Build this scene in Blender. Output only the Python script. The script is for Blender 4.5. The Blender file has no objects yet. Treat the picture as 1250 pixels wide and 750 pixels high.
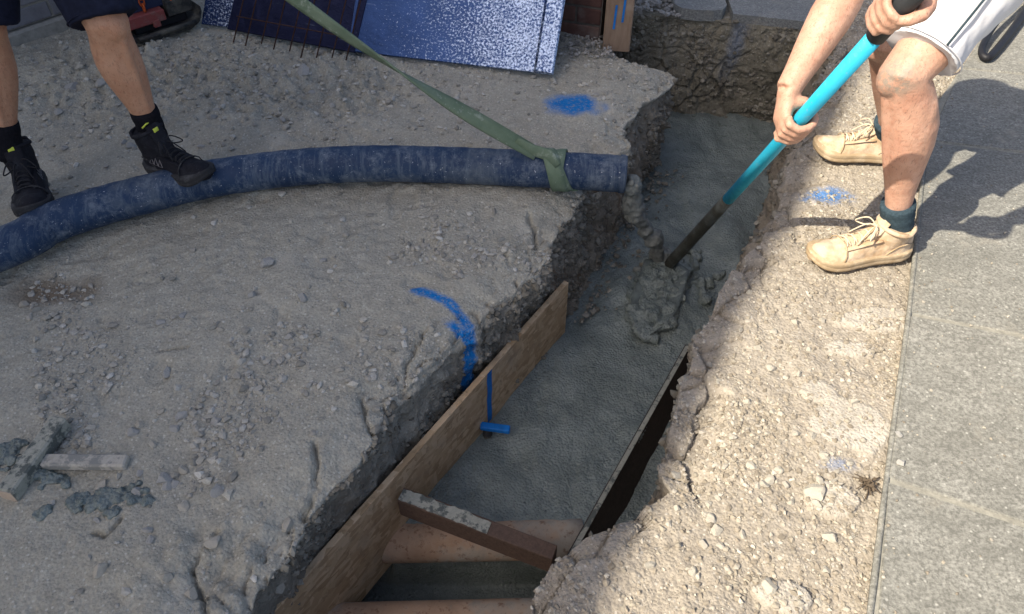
import bpy, math, random
import numpy as np
from mathutils import Vector, Matrix
random.seed(7); rng = np.random.default_rng(7)
scn = bpy.context.scene
COL = scn.collection
R = math.radians

# ------------------------------------------------------------------ camera, light
CAM_H, PITCH, FPX = 1.5, 45.0, 930.0
cam_d = bpy.data.cameras.new('camera'); cam = bpy.data.objects.new('camera', cam_d); COL.objects.link(cam)
cam.location = (0, 0, CAM_H); cam.rotation_euler = (R(90 - PITCH), 0, 0)
cam_d.sensor_width = 36.0; cam_d.lens = 36.0 * FPX / 1250.0
cam_d.clip_start = 0.05; cam_d.clip_end = 500
scn.camera = cam
SX, SY = .85, .50
SUN = Vector((SX, SY, -1.0)).normalized()           # travel direction of sunlight
elev = math.asin(-SUN.z); azim = math.atan2(-SUN.x, -SUN.y)
w = bpy.data.worlds.new('World'); scn.world = w; w.use_nodes = True
nt = w.node_tree; bg = nt.nodes['Background']
sky = nt.nodes.new('ShaderNodeTexSky'); sky.sky_type = 'NISHITA'; sky.sun_disc = False
sky.sun_elevation = elev; sky.sun_rotation = azim
sky.air_density = 0.65; sky.dust_density = 2.8; sky.ozone_density = 0.1
nt.links.new(sky.outputs[0], bg.inputs[0]); bg.inputs[1].default_value = 0.15
sd = bpy.data.lights.new('sun', 'SUN'); sd.energy = 5.0; sd.angle = R(0.53); sd.color = (1.0, .91, .77)
so = bpy.data.objects.new('sun', sd); COL.objects.link(so)
so.rotation_euler = SUN.to_track_quat('-Z', 'Y').to_euler(); so.location = (-6, -4, 9)
scn.view_settings.view_transform = 'Standard'; scn.view_settings.look = 'None'
scn.view_settings.exposure = 0.8; scn.view_settings.gamma = 1.0

# ------------------------------------------------------------------ helpers
SP, CP = math.sin(R(PITCH)), math.cos(R(PITCH))
def W(px, py, z=0.0):
    """point of the plane at height z that the photograph shows at (px, py)"""
    dx = (px - 625) / FPX; dy = (375 - py) / FPX
    t = (CAM_H - z) / (SP - dy * CP)
    return Vector((dx * t, t * (CP + dy * SP), z))
def V(*a): return Vector(a)
def sstep(a, b, x):
    t = np.clip((x - a) / (b - a), 0, 1); return t * t * (3 - 2 * t)
def _hash(ix, iy, iz, s):
    h = (ix.astype(np.int64) * 374761393 + iy.astype(np.int64) * 668265263 + iz.astype(np.int64) * 2147483647 // 3 + s * 974634777) & 0xffffffff
    h = ((h ^ (h >> 13)) * 1274126177) & 0xffffffff
    h = ((h ^ (h >> 15)) * 2246822519) & 0xffffffff
    return ((h ^ (h >> 16)) & 0xffffff) / float(0xffffff)
def vnoise(p, s=0):
    i = np.floor(p); f = p - i; i = i.astype(np.int64); u = f * f * f * (f * (f * 6 - 15) + 10)
    out = 0
    for a in (0, 1):
        for b in (0, 1):
            for c in (0, 1):
                wgt = (u[:, 0] if a else 1 - u[:, 0]) * (u[:, 1] if b else 1 - u[:, 1]) * (u[:, 2] if c else 1 - u[:, 2])
                out = out + wgt * _hash(i[:, 0] + a, i[:, 1] + b, i[:, 2] + c, s)
    return out * 2 - 1
def fbm(p, f, o=4, s=0, g=.5):
    a, out, tot = 1.0, 0, 0
    for k in range(o):
        out = out + a * vnoise(p * f + k * 17.3, s + k); tot += a; a *= g; f *= 2.03
    return out / tot
def worley(p, f, s=0):
    q = p * f; i = np.floor(q).astype(np.int64); F1 = np.full(len(p), 9.0); F2 = F1.copy(); idv = np.zeros(len(p))
    for a in (-1, 0, 1):
        for b in (-1, 0, 1):
            for c in (-1, 0, 1):
                jx, jy, jz = i[:, 0] + a, i[:, 1] + b, i[:, 2] + c
                d = (jx + _hash(jx, jy, jz, s) - q[:, 0]) ** 2 + (jy + _hash(jx, jy, jz, s + 1) - q[:, 1]) ** 2 + (jz + _hash(jx, jy, jz, s + 2) - q[:, 2]) ** 2
                m = d < F1
                F2 = np.where(m, F1, np.minimum(F2, d))
                idv = np.where(m, _hash(jx, jy, jz, s + 5), idv)
                F1 = np.where(m, d, F1)
    return np.sqrt(F1), np.sqrt(F2), idv
def seg_dist(p, line):
    """distance of points (N,2|3) to a polyline"""
    d = np.full(len(p), 1e9)
    L = [np.array(a[:p.shape[1]], float) for a in line]
    for a, b in zip(L[:-1], L[1:]):
        ab = b - a; t = np.clip(((p - a) @ ab) / max(1e-9, ab @ ab), 0, 1)
        d = np.minimum(d, np.linalg.norm(p - (a + t[:, None] * ab), axis=1))
    return d

def soil(P, s, f=9, a=1.0):
    wq = .030 * np.stack([fbm(P, 9, 3, s + 1), fbm(P, 9, 3, s + 2), fbm(P, 9, 3, s + 3)], 1)
    A1, A2, ai = worley(P + wq, f, s + 4); B1, B2, bi = worley(P + wq * .6, f * 2.6, s + 7); C1, C2, ci = worley(P + wq * .4, f * 6, s + 11)
    gate = sstep(-.15, .25, fbm(P, 3, 2, s + 13))
    rel = .045 * fbm(P, 4, 4, s + 14) + gate * .030 * (ai - .5) + .016 * (bi - .5) + .006 * (ci - .5) + .012 * fbm(P, 26, 4, s + 15, .6)
    rel -= .020 * sstep(.07, .0, A2 - A1) * gate + .008 * sstep(.08, .0, B2 - B1) * (1 - .5 * gate)
    return a * rel

ORG = {}
def np_mesh(name, verts, faces, smooth=True, attrs=None):
    """verts (N,3); faces (M,k) array or list of lists"""
    me = bpy.data.meshes.new(name)
    if isinstance(faces, np.ndarray):
        k = faces.shape[1]; M = len(faces)
        me.vertices.add(len(verts)); me.vertices.foreach_set('co', np.asarray(verts, np.float32).ravel())
        me.loops.add(M * k); me.loops.foreach_set('vertex_index', faces.astype(np.int32).ravel())
        me.polygons.add(M); me.polygons.foreach_set('loop_start', np.arange(0, M * k, k, dtype=np.int32))
        me.polygons.foreach_set('loop_total', np.full(M, k, np.int32))
        me.update(calc_edges=True)
    else:
        me.from_pydata([tuple(v) for v in verts], [], faces)
    me.polygons.foreach_set('use_smooth', np.full(len(me.polygons), bool(smooth)))
    if attrs:
        for an, arr in attrs.items():
            a = me.color_attributes.new(an, 'FLOAT_COLOR', 'POINT')
            rgba = np.ones((len(verts), 4), np.float32); rgba[:, :arr.shape[1]] = arr
            a.data.foreach_set('color', rgba.ravel())
    me.update()
    return me
def link(name, me, mat=None, parent=None, loc=None):
    o = bpy.data.objects.new(name, me); COL.objects.link(o)
    if mat is not None and me is not None and len(me.materials) == 0: me.materials.append(mat)
    if parent is not None: o.parent = parent
    base = Vector(loc) if loc is not None else V(0, 0, 0)
    o.location = base
    ORG[o.name] = base + (ORG[parent.name] if parent is not None else V(0, 0, 0))
    return o
def tag(o, label=None, cat=None, group=None, kind=None):
    if label: o['label'] = label
    if cat: o['category'] = cat
    if group: o['group'] = group
    if kind: o['kind'] = kind
    return o
def thing(name, loc, label, cat, group=None):
    o = link(name, None, loc=loc); o.empty_display_size = .1
    return tag(o, label, cat, group)

class MB:
    """collects shapes in world coordinates, build() makes ONE mesh object of them"""
    def __init__(s): s.v = []; s.f = []
    def add(s, vs, fs):
        b = len(s.v); s.v += [tuple(x) for x in vs]; s.f += [[b + i for i in f] for f in fs]; return s
    def tube(s, pts, rad, seg=12, cap=True, flat=None, ref=None, closed=False):
        """rad: number or list; flat: ratio of the second axis; ref: direction of the first axis"""
        P = [Vector(p) for p in pts]; n = len(P)
        rad = [rad] * n if not hasattr(rad, '__len__') else list(rad)
        fl = [1.0] * n if flat is None else ([flat] * n if not hasattr(flat, '__len__') else list(flat))
        T = []
        for i in range(n):
            a = P[(i - 1) % n] if (closed or i > 0) else P[i]; c = P[(i + 1) % n] if (closed or i < n - 1) else P[i]
            T.append((c - a).normalized())
        if ref is None: ref = V(0, 0, 1) if abs(T[0].z) < .9 else V(1, 0, 0)
        N = Vector(ref); vs, fs = [], []
        for i in range(n):
            N = (N - T[i] * N.dot(T[i]))
            if N.length < 1e-6: N = T[i].orthogonal()
            N.normalize(); B = T[i].cross(N)
            for k in range(seg):
                a = 2 * math.pi * k / seg
                vs.append(P[i] + N * (math.cos(a) * rad[i]) + B * (math.sin(a) * rad[i] * fl[i]))
        m = n if closed else n - 1
        for i in range(m):
            for k in range(seg):
                j = (i + 1) % n
                fs.append([i * seg + k, i * seg + (k + 1) % seg, j * seg + (k + 1) % seg, j * seg + k])
        if cap and not closed:
            fs.append([k for k in range(seg)][::-1]); fs.append([(n - 1) * seg + k for k in range(seg)])
        return s.add(vs, fs)
    def ball(s, c, r, seg=16, rings=10, rot=None):
        r = (r, r, r) if not hasattr(r, '__len__') else r
        c = Vector(c); vs, fs = [], []
        M = rot if rot is not None else Matrix.Identity(3)
        for i in range(1, rings):
            th = math.pi * i / rings
            for k in range(seg):
                a = 2 * math.pi * k / seg
                vs.append(c + M @ V(r[0] * math.sin(th) * math.cos(a), r[1] * math.sin(th) * math.sin(a), r[2] * math.cos(th)))
        top, bot = len(vs), len(vs) + 1
        vs += [c + M @ V(0, 0, r[2]), c + M @ V(0, 0, -r[2])]
        for i in range(rings - 2):
            for k in range(seg):
                fs.append([i * seg + k, (i + 1) * seg + k, (i + 1) * seg + (k + 1) % seg, i * seg + (k + 1) % seg])
        for k in range(seg):
            fs.append([top, k, (k + 1) % seg]); b = (rings - 2) * seg
            fs.append([bot, b + (k + 1) % seg, b + k])
        return s.add(vs, fs)
    def obox(s, o, ax, ay, az, bev=0.0):
        """box from corner o along three edge vectors, optional chamfer"""
        o, ax, ay, az = Vector(o), Vector(ax), Vector(ay), Vector(az)
        import bmesh
        if bev <= 0:
            vs = [o + ax * i + ay * j + az * k for k in (0, 1) for j in (0, 1) for i in (0, 1)]
            fs = [[0, 2, 3, 1], [4, 5, 7, 6], [0, 1, 5, 4], [2, 6, 7, 3], [0, 4, 6, 2], [1, 3, 7, 5]]
            return s.add(vs, fs)
        bm = bmesh.new()
        vv = [bm.verts.new(o + ax * i + ay * j + az * k) for k in (0, 1) for j in (0, 1) for i in (0, 1)]
        for f in [[0, 2, 3, 1], [4, 5, 7, 6], [0, 1, 5, 4], [2, 6, 7, 3], [0, 4, 6, 2], [1, 3, 7, 5]]: bm.faces.new([vv[i] for i in f])
        bmesh.ops.bevel(bm, geom=bm.edges[:], offset=bev, segments=1, affect='EDGES')
        bm.verts.index_update()
        s.add([v.co.copy() for v in bm.verts], [[v.index for v in f.verts] for f in bm.faces]); bm.free()
        return s
    def prism(s, poly, up):
        """closed polygon extruded along up"""
        n = len(poly); up = Vector(up); P = [Vector(p) for p in poly]
        return s.add(P + [p + up for p in P], [list(range(n))[::-1], list(range(n, 2 * n))] + [[i, (i + 1) % n, n + (i + 1) % n, n + i] for i in range(n)])
    def build(s, name, mat, parent=None, smooth=True, origin=None):
        base = ORG[parent.name] if parent is not None else (Vector(origin) if origin is not None else V(0, 0, 0))
        me = np_mesh(name, [Vector(v) - base for v in s.v], s.f, smooth)
        return link(name, me, mat, parent, None if parent is not None else base)
    def grown(s, name, mat, parent=None, voxel=.005, smooth=4, origin=None, fn=None, attr=None):
        """union of all shapes into one continuous skin (voxel remesh, applied), optional vertex function"""
        tmp = bpy.data.objects.new('tmp', np_mesh('tmp', s.v, s.f, True)); COL.objects.link(tmp)
        m = tmp.modifiers.new('r', 'REMESH'); m.mode = 'VOXEL'; m.voxel_size = voxel; m.use_smooth_shade = True
        if smooth:
            q = tmp.modifiers.new('s', 'SMOOTH'); q.iterations = smooth; q.factor = .5
        dg = bpy.context.evaluated_depsgraph_get(); me = bpy.data.meshes.new_from_object(tmp.evaluated_get(dg))
        bpy.data.objects.remove(tmp)
        n = len(me.vertices); co = np.empty(n * 3, np.float32); me.vertices.foreach_get('co', co); co = co.reshape(-1, 3).astype(float)
        nr = np.empty(n * 3, np.float32); me.vertices.foreach_get('normal', nr); nr = nr.reshape(-1, 3)
        if fn is not None: co = fn(co, nr)
        if attr is not None:
            a = me.color_attributes.new('mask', 'FLOAT_COLOR', 'POINT'); c4 = np.ones((n, 4), np.float32); v = attr(co); c4[:, :v.shape[1]] = v
            a.data.foreach_set('color', c4.ravel())
        base = ORG[parent.name] if parent is not None else (Vector(origin) if origin is not None else V(0, 0, 0))
        me.vertices.foreach_set('co', (co - np.array(base)).astype(np.float32).ravel())
        me.polygons.foreach_set('use_smooth', np.ones(len(me.polygons), bool)); me.update(); me.name = name
        return link(name, me, mat, parent, None if parent is not None else base)

# ------------------------------------------------------------------ materials
class NT:
    def __init__(s, name):
        s.m = bpy.data.materials.new(name); s.m.use_nodes = True; s.t = s.m.node_tree
        s.b = s.t.nodes['Principled BSDF']; s.tc = s.n('ShaderNodeTexCoord')
        s.co = s.tc.outputs['Object']
    def n(s, t, **k):
        x = s.t.nodes.new(t)
        for a, b in k.items(): setattr(x, a, b)
        return x
    def set(s, sock, v):
        if isinstance(v, bpy.types.NodeSocket): s.t.links.new(v, sock)
        elif hasattr(v, '__len__') and len(v) == 3 and sock.type == 'RGBA': sock.default_value = (*v, 1)
        else: sock.default_value = v
    def noise(s, scale, detail=4, rough=.6, co=None, dist=0):
        x = s.n('ShaderNodeTexNoise'); s.set(x.inputs['Vector'], co or s.co)
        x.inputs['Scale'].default_value = scale; x.inputs['Detail'].default_value = detail
        x.inputs['Roughness'].default_value = rough; x.inputs['Distortion'].default_value = dist
        return x.outputs[0]
    def voro(s, scale, feat='F1', out=0, co=None):
        x = s.n('ShaderNodeTexVoronoi', feature=feat); s.set(x.inputs['Vector'], co or s.co); x.inputs['Scale'].default_value = scale
        return x.outputs[out]
    def scale(s, v, co=None, rot=(0, 0, 0)):
        x = s.n('ShaderNodeMapping'); s.set(x.inputs['Vector'], co or s.co); x.inputs['Scale'].default_value = v; x.inputs['Rotation'].default_value = rot
        return x.outputs[0]
    def ramp(s, f, a, b, lo=0.0, hi=1.0):
        x = s.n('ShaderNodeMapRange'); s.set(x.inputs[0], f); x.inputs[1].default_value = a; x.inputs[2].default_value = b
        x.inputs[3].default_value = lo; x.inputs[4].default_value = hi; return x.outputs[0]
    def mix(s, f, a, b, mode='MIX'):
        x = s.n('ShaderNodeMix', data_type='RGBA', blend_type=mode); s.set(x.inputs[0], f); s.set(x.inputs[6], a); s.set(x.inputs[7], b); return x.outputs[2]
    def math(s, op, a, b=0.0):
        x = s.n('ShaderNodeMath', operation=op); s.set(x.inputs[0], a); s.set(x.inputs[1], b); return x.outputs[0]
    def attr(s, name):
        x = s.n('ShaderNodeAttribute', attribute_name=name); y = s.n('ShaderNodeSeparateColor'); s.t.links.new(x.outputs[0], y.inputs[0])
        return x.outputs[0], y.outputs[0], y.outputs[1], y.outputs[2]
    def bump(s, h, st=.5, dist=.005):
        x = s.n('ShaderNodeBump'); x.inputs['Strength'].default_value = st; x.inputs['Distance'].default_value = dist; s.set(x.inputs['Height'], h)
        s.t.links.new(x.outputs[0], s.b.inputs['Normal']); return x
    def done(s, col, rough=.8, metal=0.0, spec=.3):
        s.set(s.b.inputs['Base Color'], col); s.set(s.b.inputs['Roughness'], rough); s.set(s.b.inputs['Metallic'], metal)
        s.b.inputs['Specular IOR Level'].default_value = spec; return s.m

def dirt_mat(name, a, b, pale, damp, fleck=.35):
    t = NT(name); _, blue, stone, wet = t.attr('mask')
    big = t.noise(2.3, 5, .65); mid = t.noise(17, 5, .7); fine = t.noise(120, 3, .7)
    c = t.mix(t.ramp(big, .35, .65), a, b)
    c = t.mix(t.ramp(t.noise(1.1, 4, .7), .45, .7, 0, .55), c, [a[0] * .92, a[1] * .86, a[2] * .76]); c = t.mix(t.ramp(mid, .3, .75, 0, .75), c, [x * 1.22 for x in b])
    c = t.mix(t.ramp(fine, .35, .7, .0, .55), c, [x * .6 for x in a])
    vd = t.voro(95); vc = t.voro(95, out=1)
    sp = t.n('ShaderNodeSeparateColor'); t.set(sp.inputs[0], vc)
    fl = t.math('MULTIPLY', t.ramp(vd, .34, .2), t.ramp(sp.outputs[0], .62, .7, 0, fleck * 2))
    c = t.mix(fl, c, pale)
    dk = t.math('MULTIPLY', t.ramp(t.voro(70), .4, .25), t.ramp(t.noise(9, 3), .58, .7, 0, .22))
    c = t.mix(dk, c, [x * .55 for x in a])
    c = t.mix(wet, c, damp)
    c = t.mix(stone, c, t.mix(t.ramp(mid, .3, .7), pale, [x * .8 for x in pale]))
    pn = t.math('MULTIPLY', blue, t.ramp(t.noise(75, 4, .8), .24, .5))
    c = t.mix(pn, c, (.008, .155, .43))
    h = t.math('ADD', t.math('MULTIPLY', t.noise(45, 5, .7), 1.0), t.math('MULTIPLY', t.voro(130), -.5))
    t.bump(h, .8, .006)
    return t.done(c, .92, 0, .15)
M = {}
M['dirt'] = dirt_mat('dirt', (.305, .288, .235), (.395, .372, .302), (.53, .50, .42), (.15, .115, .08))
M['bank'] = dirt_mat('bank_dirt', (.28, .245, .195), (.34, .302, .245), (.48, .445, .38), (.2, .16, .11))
M['clay'] = dirt_mat('clay_wall', (.17, .155, .115), (.25, .225, .17), (.36, .34, .28), (.09, .085, .065))

def concrete_mat():
    t = NT('fresh_concrete'); ns = t.noise(9, 4, .6)
    c = t.mix(t.ramp(ns, .35, .65), (.118, .14, .126), (.19, .218, .197))
    c = t.mix(t.ramp(t.noise(160, 3, .7), .5, .75, 0, .6), c, (.22, .235, .22))
    c = t.mix(t.ramp(t.noise(60, 3, .7), .58, .72, 0, .7), c, (.05, .058, .055))
    h = t.math('ADD', t.math('MULTIPLY', t.noise(70, 4, .75), .8), t.math('MULTIPLY', t.voro(120), -.8))
    t.bump(h, .75, .006)
    return t.done(c, t.ramp(t.noise(14, 4, .7), .35, .65, .24, .6), 0, .5)
M['concrete'] = concrete_mat()
def osb_mat():
    t = NT('chip_board'); c = (.47, .335, .205)
    for sc, rot, pal in (((12, 12, 44), (.3, .5, .45), ((.42, .29, .165), (.57, .42, .265), (.48, .34, .20))), ((42, 38, 15), (.25, .9, .8), ((.36, .235, .13), (.59, .44, .28), (.45, .31, .18))), ((24, 22, 60), (.9, .2, 1.3), ((.40, .265, .15), (.55, .40, .25), (.27, .17, .085)))):
        v = t.n('ShaderNodeTexVoronoi'); t.set(v.inputs['Vector'], t.scale(sc, rot=rot)); v.inputs['Scale'].default_value = 1.25
        sp = t.n('ShaderNodeSeparateColor'); t.set(sp.inputs[0], v.outputs[1])
        fl = t.mix(t.ramp(sp.outputs[0], .33, .34), pal[0], t.mix(t.ramp(sp.outputs[0], .7, .71), pal[1], pal[2]))
        c = t.mix(t.ramp(sp.outputs[1], .5, .51), c, fl)
    c = t.mix(.35, c, (.66, .46, .26)); c = t.mix(t.ramp(t.noise(34, 4, .75), .55, .7, 0, .5), c, (.16, .095, .045))
    c = t.mix(t.ramp(t.noise(6, 5, .7), .52, .72, 0, .45), c, (.30, .25, .19))
    t.bump(t.math('ADD', sp.outputs[2], t.noise(90, 3)), .35, .003)
    return t.done(c, .7, 0, .25)
M['osb'] = osb_mat()
def wood_mat(name, a, b, spl=None, sv=(1, 1, 1), rough=.75):
    t = NT(name); g = t.noise(14, 5, .65, co=t.scale(sv), dist=1.2)
    c = t.mix(t.ramp(g, .3, .7), a, b)
    c = t.mix(t.ramp(t.noise(70, 4, .7), .55, .72, 0, .5), c, [x * .5 for x in a])
    if spl: c = t.mix(t.ramp(t.noise(26, 4, .7), .5, .58, 0, .85), c, spl)
    t.bump(g, .4, .003); return t.done(c, rough, 0, .25)
M['wood_dark'] = wood_mat('wood_dark', (.075, .048, .036), (.13, .085, .06), None, (6, 6, 6))
M['wood_pale'] = wood_mat('wood_pale', (.36, .33, .27), (.46, .42, .35), (.20, .2, .18), (4, 4, 4))
M['wood_weather'] = wood_mat('wood_weathered', (.25, .25, .2), (.36, .35, .29), (.06, .07, .065), (4, 4, 4))
M['wood_black'] = wood_mat('wood_stained', (.035, .027, .022), (.06, .045, .036), None, (3, 3, 3), .6)
M['timber_end'] = wood_mat('timber_end', (.42, .33, .25), (.5, .4, .3), None, (4, 4, 4))
def simple(name, col, rough=.7, metal=0, var=.25, sc=30, spec=.3, bmp=.2, bd=.002):
    t = NT(name); n = t.noise(sc, 4, .65)
    c = t.mix(t.ramp(n, .3, .7), [x * (1 - var) for x in col], [min(1, x * (1 + var)) for x in col])
    if bmp: t.bump(n, bmp, bd)
    return t.done(c, rough, metal, spec)
def dusty(name, col, dust, amt=.5, sc=8, rough=.5, metal=0, thr=.52, spec=.4):
    t = NT(name); n = t.noise(sc, 6, .72)
    c = t.mix(t.ramp(n, thr, thr + .18, 0, amt), col, dust)
    sp = t.ramp(t.noise(90, 3, .8), .64, .7, 0, .8)
    c = t.mix(sp, c, [min(1, x * 1.35) for x in dust])
    t.bump(t.noise(40, 5, .7), .35, .003)
    return t.done(c, t.ramp(n, .4, .7, rough, .9), metal, spec)
def clay_pipe_mat():
    t = NT('fired_clay'); n = t.noise(12, 5, .7)
    c = t.mix(t.ramp(n, .3, .7), (.31, .195, .12), (.43, .30, .20))
    c = t.mix(t.ramp(t.noise(5, 5, .7), .48, .62, 0, .8), c, (.36, .33, .27))
    c = t.mix(t.ramp(t.noise(45, 4, .7), .55, .68, 0, .8), c, (.16, .08, .045)); c = t.mix(t.ramp(t.noise(20, 5, .8), .52, .7, 0, .5), c, (.2, .17, .13))
    t.bump(n, .3, .003); return t.done(c, .8, 0, .2)
M['pipe'] = clay_pipe_mat()
def hose_mat():
    t = NT('hose_rubber'); n = t.noise(7, 6, .7)
    c = t.mix(t.ramp(n, .3, .7), (.007, .022, .058), (.015, .042, .095))
    c = t.mix(t.ramp(t.noise(16, 6, .8), .5, .68, 0, .65), c, (.19, .22, .25)); c = t.mix(t.ramp(t.noise(3.5, 6, .8), .52, .66, 0, .5), c, (.13, .145, .15))
    c = t.mix(t.ramp(t.noise(9, 5, .8, co=t.scale((5, .7, .7))), .5, .66, 0, .5), c, (.14, .17, .2))
    c = t.mix(t.ramp(t.noise(110, 2, .8), .68, .72, 0, .9), c, (.4, .42, .44))
    t.bump(t.noise(30, 5, .7), .35, .003)
    return t.done(c, t.ramp(n, .3, .7, .5, .8), 0, .35)
M['hose'] = hose_mat()
M['rubber'] = simple('black_rubber', (.012, .012, .014), .55)
def strap_mat():
    t = NT('webbing'); wv = t.n('ShaderNodeTexWave'); t.set(wv.inputs[0], t.co); wv.inputs['Scale'].default_value = 160
    c = t.mix(t.ramp(t.noise(12, 4), .3, .7), (.10, .145, .095), (.18, .23, .16))
    c = t.mix(t.ramp(t.noise(22, 5, .8), .56, .7, 0, .7), c, (.38, .42, .36))
    t.bump(wv.outputs[1], .25, .001); return t.done(c, .85, 0, .15)
M['strap'] = strap_mat()
def skin_mat(name, a, b):
    t = NT(name); _, smear, red, _x = t.attr('mask')
    c = t.mix(t.ramp(t.noise(18, 5, .65), .3, .7), a, b)
    c = t.mix(t.ramp(t.noise(60, 4, .7), .5, .72, 0, .5), c, [a[0] * .82, a[1] * .62, a[2] * .55]); c = t.mix(t.ramp(t.noise(7, 4, .7), .5, .68, 0, .45), c, [a[0] * 1.0, a[1] * .78, a[2] * .74])
    hair = t.noise(240, 2, .9, co=t.scale((1, 1, .25)))
    c = t.mix(t.ramp(hair, .58, .66, 0, .5), c, [x * .38 for x in a])
    c = t.mix(t.math('MULTIPLY', smear, t.ramp(t.noise(50, 4, .8), .4, .56)), c, (.2, .2, .165))
    t.b.inputs['Subsurface Weight'].default_value = .08; t.b.inputs['Subsurface Radius'].default_value = (.01, .004, .002)
    t.bump(t.math('ADD', t.noise(120, 4, .7), t.math('MULTIPLY', t.noise(28, 3), 1.5)), .38, .004); return t.done(c, .52, 0, .35)
M['skin_a'] = skin_mat('skin_fair', (.44, .245, .165), (.55, .335, .24))  # the digging worker's own skin tone
M['skin_b'] = skin_mat('skin_tan', (.42, .22, .13), (.52, .30, .19))
M['shorts_w'] = simple('pale_cloth', (.62, .62, .63), .9, 0, .07, 25, .1, .3, .004)
M['shorts_n'] = simple('navy_cloth', (.013, .016, .032), .9, 0, .3, 40, .1, .4, .003)
M['shirt_a'] = simple('grey_cloth', (.3, .31, .33), .9, 0, .1, 25, .1)
M['shirt_b'] = simple('dark_cloth', (.02, .022, .03), .9, 0, .2, 25, .1)
M['sock_a'] = simple('slate_knit', (.035, .055, .068), .95, 0, .35, 150, .1, .6, .002)
M['sock_b'] = simple('black_knit', (.010, .010, .013), .95, 0, .3, 150, .1, .6, .002)
M['shoe_a'] = dusty('sandy_suede', (.40, .275, .165), (.55, .44, .315), .9, 14, .85, 0, .40, .1)
M['sole_a'] = dusty('sandy_sole', (.34, .25, .15), (.5, .4, .27), .8, 25, .85, 0, .45, .1)
M['shoe_b'] = dusty('black_mesh', (.010, .010, .014), (.035, .038, .045), .6, 20, .75, 0, .5, .2)
M['sole_b'] = dusty('dark_sole', (.03, .03, .032), (.1, .1, .1), .8, 20, .8, 0, .5, .2)
M['lace_a'] = simple('sand_lace', (.55, .46, .33), .9)
M['lace_b'] = simple('black_lace', (.015, .015, .018), .8)
M['lime'] = simple('lime_trim', (.55, .62, .08), .7, 0, .05)
M['grey_print'] = simple('grey_print', (.22, .2, .2), .7, 0, .05)
M['cyan'] = dusty('cyan_paint', (.02, .40, .58), (.16, .25, .27), .7, 26, .38, 0, .6, .5)
M['blue_bar'] = simple('blue_paint', (.006, .15, .47), .6)
M['grip'] = simple('grey_sleeve', (.03, .033, .036), .6)
M['steel_dirty'] = dusty('muddy_steel', (.045, .042, .03), (.12, .13, .115), .7, 25, .55, .3, .45)
M['steel_dark'] = dusty('dark_steel', (.03, .03, .03), (.16, .15, .12), .7, 14, .6, .4, .45)
M['red_steel'] = dusty('red_steel', (.22, .05, .045), (.2, .14, .12), .7, 18, .6, .1, .5)
M['navy_steel'] = dusty('navy_steel', (.012, .02, .055), (.08, .1, .14), .6, 18, .5, .1, .55)
M['orange'] = simple('orange_chain', (.42, .08, .02), .7, .2, .4, 60)
M['rust'] = simple('rusty_wire', (.07, .035, .025), .8, .3, .4, 60)
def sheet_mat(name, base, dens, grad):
    """blue sheet with sky glints painted into its colour, denser towards one end (grad = axis dir, from, to)"""
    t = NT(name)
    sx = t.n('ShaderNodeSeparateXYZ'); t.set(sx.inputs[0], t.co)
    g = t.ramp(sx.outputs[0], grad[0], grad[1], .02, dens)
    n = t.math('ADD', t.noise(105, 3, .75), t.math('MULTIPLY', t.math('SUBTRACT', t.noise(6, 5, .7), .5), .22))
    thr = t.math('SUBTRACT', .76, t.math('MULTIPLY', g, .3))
    k = t.ramp(t.math('SUBTRACT', n, thr), -.05, .10)  # pale flecks: sparkle of crinkled foil, painted into the base colour
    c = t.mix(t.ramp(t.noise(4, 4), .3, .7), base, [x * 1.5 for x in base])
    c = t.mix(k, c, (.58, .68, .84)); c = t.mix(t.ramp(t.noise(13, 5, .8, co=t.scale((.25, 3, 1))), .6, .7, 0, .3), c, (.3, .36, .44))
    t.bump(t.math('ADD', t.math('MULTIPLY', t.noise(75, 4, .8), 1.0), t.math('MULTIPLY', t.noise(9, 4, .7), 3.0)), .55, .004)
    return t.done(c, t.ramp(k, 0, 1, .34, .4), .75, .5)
def brick_mat(name, a, b):
    t = NT(name); oi = t.n('ShaderNodeObjectInfo')
    c = t.mix(oi.outputs['Random'], a, b); n = t.noise(22, 5, .7)
    c = t.mix(t.ramp(n, .45, .7, 0, .5), c, [x * .55 for x in a]); c = t.mix(t.ramp(t.noise(7, 4), .55, .7, 0, .4), c, (.2, .19, .17))
    t.bump(t.noise(60, 5, .7), .6, .004); return t.done(c, .9, 0, .15)
M['brick_red'] = brick_mat('brick_red', (.075, .04, .034), (.11, .06, .048))
M['brick_grey'] = brick_mat('brick_grey', (.17, .17, .185), (.25, .245, .25))
M['mortar'] = simple('mortar', (.26, .25, .22), .95, 0, .2, 40, .1, .6, .004)
def board_mat():
    t = NT('brown_board'); g = t.noise(9, 5, .65, co=t.scale((5, 5, 1)))
    c = t.mix(t.ramp(g, .3, .7), (.20, .135, .09), (.28, .20, .14)); c = t.mix(t.ramp(t.noise(4, 4, .7), .52, .62, 0, .6), c, (.33, .28, .23))
    t.bump(g, .3, .003); return t.done(c, .85, 0, .2)
M['board'] = board_mat()
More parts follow.
